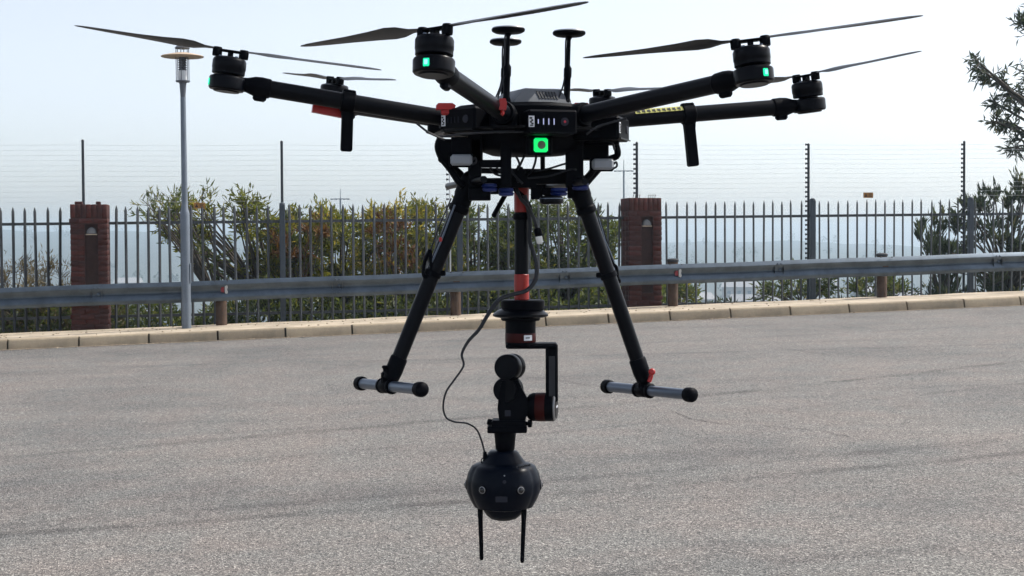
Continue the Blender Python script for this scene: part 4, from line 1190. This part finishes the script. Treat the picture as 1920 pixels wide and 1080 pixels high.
# landing legs
def leg(top, bot, Yt, Yb, side):
    T, B = at(*top, Yt), at(*bot, Yb); X = (B - T).normalized(); L_ = (B - T).length
    q = MB(); q.cyl(T, B, .0148, .0140, 24); lg = q.build('landing_leg', M['carbon'], dr)
    q = MB(); q.lathe(T - X * .03, X, [(.012, -.01), (.019, 0), (.0195, .035), (.0175, .04), (.0175, .055), (.0195, .058), (.0195, .066), (.016, .07)], 24); q.build('upper_sleeve', M['blk'], lg)
    q = MB(); m_ = T + X * (L_ * .43); q.lathe(m_, X, [(.0152, 0), (.0165, .001), (.0165, .010), (.0152, .011)], 24)
    nn = Vector((1 if side < 0 else -1, 0, 0)); q.box(m_ + X * .005 + nn * .018, (.012, .010, .010), None, .002); q.build('leg_collar', M['blk'], lg)
    q = MB(); q.lathe(B - X * .035, X, [(.0150, 0), (.0165, .003), (.0165, .03), (.0145, .045)], 24); q.build('lower_sleeve', M['blk'], lg)
    return lg, T, B, X
lgL, TL, BL_, XL = leg((872, 362), (736, 702), 2.82, 2.80, -1)
lgR, TR, BR_, XR = leg((1089, 364), (1205, 704), 2.86, 2.88, 1)
for far, near, mid, Yf, Yn, lg in (((678, 719), (787, 730), (736, 724), 2.91, 2.69, lgL), ((1141, 725), (1292, 740), (1211, 732), 3.00, 2.76, lgR)):
    F, N_ = at(*far, Yf), at(*near, Yn)
    q = MB(); q.cyl(F, N_, .0102, None, 20); sk = q.build('skid', M['silver'], dr)
    X = (N_ - F).normalized()
    for p_, sg in ((F, -1), (N_, 1)):
        q = MB(); q.lathe(p_ + X * (.008 * sg), X * sg, [(.0112, -.016), (.0135, -.0135), (.0142, -.004), (.0135, .002), (.009, .0062), (.003, .0075)], 20); q.build('skid_cap', M['blk'], sk)
    m_ = F + (N_ - F) * .46
    q = MB(); q.lathe(m_ - X * .017, X, [(.0120, 0), (.0138, .003), (.0138, .031), (.0120, .034)], 20)
    for ds in (-.02, .02): q.lathe(m_ + X * (ds) - X * .004, X, [(.0125, 0), (.0148, .002), (.0148, .006), (.0125, .008)], 20)
    q.box(m_ + UZ * .016, (.022, .024, .026), None, .004)
    q.build('t_joint', M['blk'], sk)
q = MB(); a = at(1217, 716, 2.86); b = at(1222, 697, 2.86); q.tube([a, a + (b - a) * .5 + Vector((.001, 0, 0)), b], .0042, 8, .0038); q.lathe(b - Vector((0, .003, 0)), (0, -1, .2), [(.004, -.004), (.0066, -.002), (.0066, .004), (.004, .006)], 12); q.build('quick_release_lever', M['red'], lgR)
q = MB(); q.tube([at(730, 702, 2.79), at(722, 694, 2.79), at(721, 688, 2.79)], .004, 8); q.box(at(722, 688, 2.79), (.012, .010, .006), None, .002); q.build('quick_release_lever', M['blk'], lgL)
# thin gas struts and safety wires beside the legs
for pts, Y_, rr_, nm, mm in (([(846, 372), (822, 428), (800, 490)], 2.86, .0014, 'safety_wire', 'ink'), ([(853, 384), (826, 455), (806, 500)], 2.80, .0018, 'strut_rod', 'silver'), ([(1100, 342), (1112, 380), (1126, 410)], 2.90, .0009, 'safety_wire', 'ink'),
                             ([(1123, 414), (1141, 470), (1150, 498)], 2.90, .0042, 'strut_rod', 'blk'), ([(1122, 408), (1134, 450), (1152, 492)], 2.885, .0014, 'strut_rod', 'silver')):
    q = MB(); q.tube([at(x, y, Y_) for x, y in pts], rr_, 8); q.build(nm, M[mm], dr)
for pts, Y_ in (([(806, 468), (796, 492), (794, 516), (802, 520), (808, 500), (806, 468)], 2.80), ([(1150, 496), (1156, 502), (1158, 520), (1162, 528), (1154, 524), (1148, 506)], 2.89)):
    q = MB(); q.tube(spline([at(x, y, Y_) for x, y in pts], 3), .0034, 6); q.build('strut_shackle', M['blk'], dr)
q = MB(); q.box(at(826, 449, 2.785), (.006, .005, .009), None, .002); q.build('red_tag', M['red'], dr)

# hanging pole with red tape
Pt, Pb = at(978, 338, YD), at(978, 566, YD)
def pole_at(y): return at(978, y, YD)
q = MB(); q.cyl(Pt, Pb, .0136, None, 24); hp = q.build('hanging_pole', M['carbon'], dr)
for y0, y1 in ((348, 398), (514, 562)):
    q = MB(); q.lathe(pole_at(y1), UZ, [(.0137, 0), (.0144, .001), (.0144, (y1 - y0) * PX - .001), (.0137, (y1 - y0) * PX)], 24, cap=False); q.build('red_tape', M['redpole'], hp)
q = MB(); q.tube(spline([pole_at(352) + Vector((-.014, -.010, 0)), pole_at(366) + Vector((-.002, -.0155, 0)), pole_at(384) + Vector((.012, -.0125, 0)), pole_at(398) + Vector((.0165, -.002, 0))], 6), .006, 6, flat=.35); q.build('black_strap', M['blk'], hp)
q = MB(); q.lathe(pole_at(412), UZ, [(.0150, 0), (.0162, .002), (.0162, .010), (.015, .012)], 20); q.build('pole_clamp', M['blk'], hp)
# loose lead with a pale connector
q = MB(); q.tube(spline([at(968, 352, 2.845), at(976, 372, 2.84), at(990, 388, 2.84), at(1002, 412, 2.845), at(1008, 432, 2.85)], 6), .0034, 8); ld = q.build('loose_lead', M['ink'], dr)
q = MB(); q.lathe(at(1007, 428, 2.85), Vector((.25, 0, -1)), [(.005, 0), (.0072, .003), (.0072, .014), (.006, .016)], 12); q.build('lead_plug', M['blk'], ld)
q = MB(); q.lathe(at(1010, 443, 2.85), Vector((.2, 0, -1)), [(.0062, 0), (.0066, .002), (.0060, .012), (.003, .015)], 12); q.build('clear_connector', M['clear'], ld)

# ================================================================== GIMBAL (hangs from the pole)
gm = empty('camera_gimbal', at(975, 800, YD), 'black camera gimbal with dark red bands hanging from the red-taped pole', 'gimbal')
def gz(y): return at(976, y, YD)
def disc(y0, y1, xc, prof, name, material, par, n=36):     # stack of rings between two heights
    a, b = at(xc, y1, YD), at(xc, y0, YD); h = (b - a).length
    q = MB(); q.lathe(a, b - a, [(r_ * PX, t * h) for r_, t in prof], n); return q.build(name, material, par)
disc(562, 582, 980, [(36, 0), (40, .1), (41, .5), (41, .9), (38, 1)], 'mount_ring', M['blk'], gm)
disc(579, 596, 976, [(38, 0), (48, .10), (52, .22), (52, .42), (44, .8), (36, 1)], 'mount_flange', M['motor'], gm)
disc(586, 601, 976, [(35, 0), (37, .15), (37, 1)], 'swivel_plate', M['blk'], gm)
ym = disc(600, 649, 976, [(26, 0), (28.5, .05), (28.5, .97), (27, 1)], 'pan_motor', M['blk'], gm)
disc(624, 641, 976, [(28.6, 0), (28.9, .05), (28.9, .95), (28.6, 1)], 'red_band', M['dred'], ym)
disc(598.5, 600.8, 976, [(28.4, 0), (29, .3), (29, .7), (28.4, 1)], 'bright_ring', M['silver'], ym)
c = gz(632); d = (Vector((.55, -1, 0))).normalized(); t = UZ.cross(d)
q = MB(); q.box(c + d * .0293, (.017, .0012, .0105), (t, d, UZ)); q.build('motor_label', M['label'], ym)
q = MB(); q.box(c + d * .0300 - t * .001, (.009, .001, .002), (t, d, UZ)); q.build('label_print', M['ink'], ym)
br = pbox(948, 643, 1045, 652.5, YD, .045, 'bracket_bar', None, .003, None, gm)
pbox(1023, 644, 1046, 752, YD, .034, 'bracket_upright', None, .003, None, gm)
pbox(1029, 668, 1041, 745, YD - .0172, .002, 'bracket_groove', M['ink'], .0, None, gm)
# tilt motor on a sideways axis
sx = Vector((1, -.16, 0)).normalized()
c = at(1017, 763, YD)
q = MB(); q.lathe(c - sx * .030, sx, [(.018, 0), (.024, .004), (.0275, .012), (.0275, .052), (.026, .054)], 36); tm = q.build('tilt_motor', M['blk'], gm)
q = MB(); q.lathe(c - sx * .012, sx, [(.0276, 0), (.0279, .001), (.0279, .018), (.0276, .019)], 36, cap=False); q.build('red_band', M['dred'], tm)
q = MB(); q.lathe(c + sx * .0235, sx, [(.0270, 0), (.0270, .0022), (.0248, .0034), (.0225, .0036)], 36); q.build('end_ring', M['ring'], tm)
q = MB(); q.lathe(c + sx * .0268, sx, [(.0222, 0), (.0222, .0012)], 36); q.build('end_disc', M['carbon'], tm)
q = MB(); uu = UZ.cross(sx)
for k_ in range(3): q.box(c + sx * .0284 + uu * (-.009 + k_ * .009) + UZ * .001, (.0008, .005, .004), (sx, uu, UZ))
q.build('end_mark', M['label'], tm)
pbox(984, 748, 996, 776, YD, .03, 'tilt_shaft', M['dred'], .003, None, gm)
# roll arm body with two round housings facing the camera
fd = Vector((-.42, -1, .02)).normalized()
c = at(957, 755, YD)
q = MB(); q.prism([(-.020, -.042), (.024, -.042), (.033, -.02), (.033, .008), (.022, .030), (.016, .045), (-.016, .045), (-.022, .02), (-.025, -.01)], c, (Vector((1, 0, 0)), Vector((0, 1, 0)), UZ), .04); q.build('roll_arm', M['blk'], gm, 50)
for px, py, r_ in ((956, 688, 24.5), (953, 730, 23.5)):
    c = at(px, py, YD); q = MB(); q.lathe(c - fd * .022, fd, [(r_ * PX * .9, 0), (r_ * PX, .003), (r_ * PX, .016), (r_ * PX * .96, .018), (r_ * PX, .020), (r_ * PX, .040), (r_ * PX * .94, .0425)], 36); q.build('round_housing', M['motor'], gm)
q = MB(); q.box(at(953, 709, YD), (.026, .03, .02), None, .004); q.build('housing_link', M['blk'], gm)
q = MB(); q.box(at(952, 775, YD - .0207), (.0115, .0008, .0115)); q.build('grey_sticker', M['plate_grey'], gm)
q = MB()
cl = pbox(922, 786, 986, 800, YD, .05, 'clamp_plate', None, .003, None, gm); pbox(914, 797, 988, 809, YD, .055, 'clamp_jaw', None, .002, None, gm)
q = MB(); q.lathe(at(984, 794, YD), (1, -.2, 0), [(.004, 0), (.004, .006), (.0075, .007), (.0075, .013), (.006, .014)], 12); q.build('clamp_knob', M['blk'], gm)
q = MB(); q.lathe(at(922, 792, YD), (-1, -.1, .25), [(.006, 0), (.006, .008), (.004, .009)], 10); q.build('clamp_lever', M['blk'], gm)
a = at(947, 846, YD); b = at(947, 808, YD); h = (b - a).length
q = MB(); q.lathe(a, b - a, [(15 * PX, 0), (18 * PX, .12 * h), (19.5 * PX, .6 * h), (21 * PX, h)], 28); q.build('neck', M['blk'], gm)

# ================================================================== PANORAMIC CAMERA
pc = empty('panoramic_camera', at(944, 978, YD), 'glossy black ball-shaped panoramic camera with round lenses and two hanging rods', 'camera')
CC = at(944, 908, YD)
LA = [R(-90 + a) for a in (-33, 27, 87, 147, 207, 267)]
CORE = [(64, 24), (61, 28), (52, 34), (42, 42), (30, 56), (0, 62), (-34, 52), (-43, 42), (-57, 33), (-64, 25), (-68, 12), (-69, 3)]
BAND = [(42, 38), (39, 52), (35, 60), (23, 66.5), (5, 71), (-12, 69.5), (-28, 63), (-42, 55), (-45, 40)]
def lerp_tab(tab, z):
    if z >= tab[0][0] or z <= tab[-1][0]: return 0
    for (z0, r0), (z1, r1) in zip(tab, tab[1:]):
        if z0 >= z >= z1: return r0 + (r1 - r0) * (z0 - z) / (z0 - z1)
def shell_r(az, z):                                        # core body plus a bulge behind each lens
    zz = z / PX                                            # photo pixels above the middle
    dmin = min(abs((az - l + math.pi) % (2 * math.pi) - math.pi) for l in LA)
    wgt = max(0.0, math.cos(dmin * 3)) ** .5 if dmin < R(30) else 0
    band = lerp_tab(BAND, zz) * (1 - .055 * (1 - wgt))
    return PX * max(lerp_tab(CORE, min(63.9, zz)), band)
zz_ = [63.9, 61, 56, 52, 47, 43, 41.5, 39, 35, 30, 23, 14, 5, -4, -12, -20, -28, -35, -41.5, -43.5, -45, -50, -57, -64, -67, -68.5]
q = MB(); NA = 96
for z in zz_:
    for i in range(NA):
        a = 2 * math.pi * i / NA; r_ = max(shell_r(a, z * PX), .004)
        q.v.append(CC + Vector((math.cos(a) * r_, math.sin(a) * r_, z * PX)))
for k_ in range(len(zz_) - 1):
    for i in range(NA):
        j = (i + 1) % NA; q.f.append((k_ * NA + i, k_ * NA + j, k_ * NA + NA + j, k_ * NA + NA + i))
q.f.append(tuple(range(NA))); q.f.append(tuple(range(len(zz_) * NA - 1, (len(zz_) - 1) * NA - 1, -1)))
q.build('shell', M['bluegloss'], pc, sharp=38)
for l in LA:
    d = rot(l); c = CC + d * (69.5 * PX) + UZ * (-1 * PX)
    q = MB(); q.lathe(c, d, [(.0095, -.004), (.0095, .0010), (.0088, .0016), (.0068, .0018)], 28); ln = q.build('lens', M['blk'], pc)
    q = MB(); q.lathe(c, d, [(.0070, .0014), (.0070, .0028), (.0058, .0032), (.0056, .0024)], 28, cap=False); q.build('lens_ring', M['ring'], ln)
    q = MB(); q.lathe(c, d, [(.0057, .001), (.0054, .0024), (.0040, .0042), (.002, .0050), (.0003, .0052)], 24); q.build('lens_glass', M['glass'], ln)
d = rot(R(-93)); t = UZ.cross(d); r0 = shell_r(R(-93), -17 * PX)
q = MB(); q.box(CC + d * (r0 + .0032) - UZ * (17 * PX), (.0225, .0014, .011), (t, d, UZ)); q.build('name_plate', M['plate_grey'], pc)
q = MB(); r1 = shell_r(R(-88), 26 * PX); d1 = rot(R(-88)); q.lathe(CC + d1 * (r1 - .0006) + UZ * (26 * PX), d1, [(.0014, 0), (.0014, .0012), (.0008, .0016)], 12); q.build('indicator', M['whitebox'], pc)
q = MB(); r1 = shell_r(R(-88), 15 * PX); q.lathe(CC + d1 * (r1 - .0006) + UZ * (15 * PX), d1, [(.0034, 0), (.0034, .0010), (.003, .0014)], 14); q.build('power_button', M['plate_grey'], pc)
for i in range(8):                                         # cooling slots on the right shoulder
    a = R(-62 + i * 6.0); d1 = rot(a); r1 = shell_r(a, 38 * PX)
    q = MB(); q.box(CC + d1 * (r1 - .0008) + UZ * (37 * PX), (.0022, .003, .008), (UZ.cross(d1), d1, UZ)); q.build('cooling_slot', M['ink'], pc)
for x0, y0, x1, y1 in ((900, 944, 903, 1050), (983, 946, 979, 1055)):
    a, b = at(x0, y0, YD - .02), at(x1, y1, YD - .02); L_ = (b - a).length
    q = MB(); q.lathe(a, b - a, [(.0052, 0), (.0052, .02), (.0046, .03), (.0038, L_ - .004), (.0028, L_)], 14); q.build('rod_antenna', M['blk'], pc)
q = MB(); c = at(910, 858, YD - .01); q.lathe(c - UZ * .008, UZ + Vector((-.05, 0, 0)), [(.0042, 0), (.0042, .014), (.003, .020)], 10); q.build('cable_plug', M['blk'], pc)
q = MB(); q.tube(spline([at(909, 858, YD - .01), at(903, 861, YD - .01), at(903, 868, YD - .01), at(908, 873, YD - .008)], 5), .0013, 6); q.build('plug_loop', M['ink'], pc)

# lead from the drone down to the camera
pts = [(984, 366, 2.865), (990, 392, 2.868), (994, 420, 2.868), (993, 448, 2.868), (999, 470, 2.866), (1006, 496, 2.862), (1004, 524, 2.858), (988, 544, 2.852), (962, 552, 2.840), (936, 562, 2.83), (915, 590, 2.83), (898, 618, 2.83), (878, 640, 2.83), (866, 664, 2.83), (869, 686, 2.83), (852, 712, 2.83), (837, 734, 2.83), (831, 760, 2.835), (836, 782, 2.84), (852, 791, 2.845), (876, 794, 2.85), (894, 806, 2.86), (904, 830, 2.868), (909, 850, 2.873)]
path = spline([at(*p_) for p_ in pts], 6)
q = MB(); n_ = len(path); prev = None; K = 8
for i, p_ in enumerate(path):
    dd = (path[min(i + 1, n_ - 1)] - path[max(i - 1, 0)]).normalized(); X, Y, Z = frame(dd, prev); prev = X
    f = i / n_; r_ = .0041 if f < .42 else .0041 - (f - .42) / .2 * .0021 if f < .62 else .0020
    q.v += [p_ + X * (r_ * math.cos(2 * math.pi * k_ / K)) + Y * (r_ * .8 * math.sin(2 * math.pi * k_ / K)) for k_ in range(K)]
q.f = [(k_ * K + i, k_ * K + (i + 1) % K, k_ * K + K + (i + 1) % K, k_ * K + K + i) for k_ in range(n_ - 1) for i in range(K)] + [tuple(range(K - 1, -1, -1)), tuple(range((n_ - 1) * K, n_ * K))]
tag(q.build('camera_cable', M['ink']), 'black cable looping from the drone down to the ball-shaped camera', 'cable')

# ================================================================== HAZE
m = MB(); m.box((0, 0, (-60 + 23) / 2), (4300, 4300, 83))
hz = m.build('haze', M['soil'])
hm = bpy.data.materials.new('haze_air'); hm.use_nodes = True
nt = hm.node_tree; nt.nodes.clear()
o_ = nt.nodes.new('ShaderNodeOutputMaterial'); pv = nt.nodes.new('ShaderNodeVolumePrincipled')
pv.inputs['Color'].default_value = (0.67, 0.85, 1.0, 1)
pv.inputs['Density'].default_value = 0.00068
pv.inputs['Anisotropy'].default_value = 0.2
nt.links.new(pv.outputs[0], o_.inputs['Volume'])
hz.data.materials.clear(); hz.data.materials.append(hm)
tag(hz, 'pale blue haze in the air over the valley', 'haze', kind='stuff')
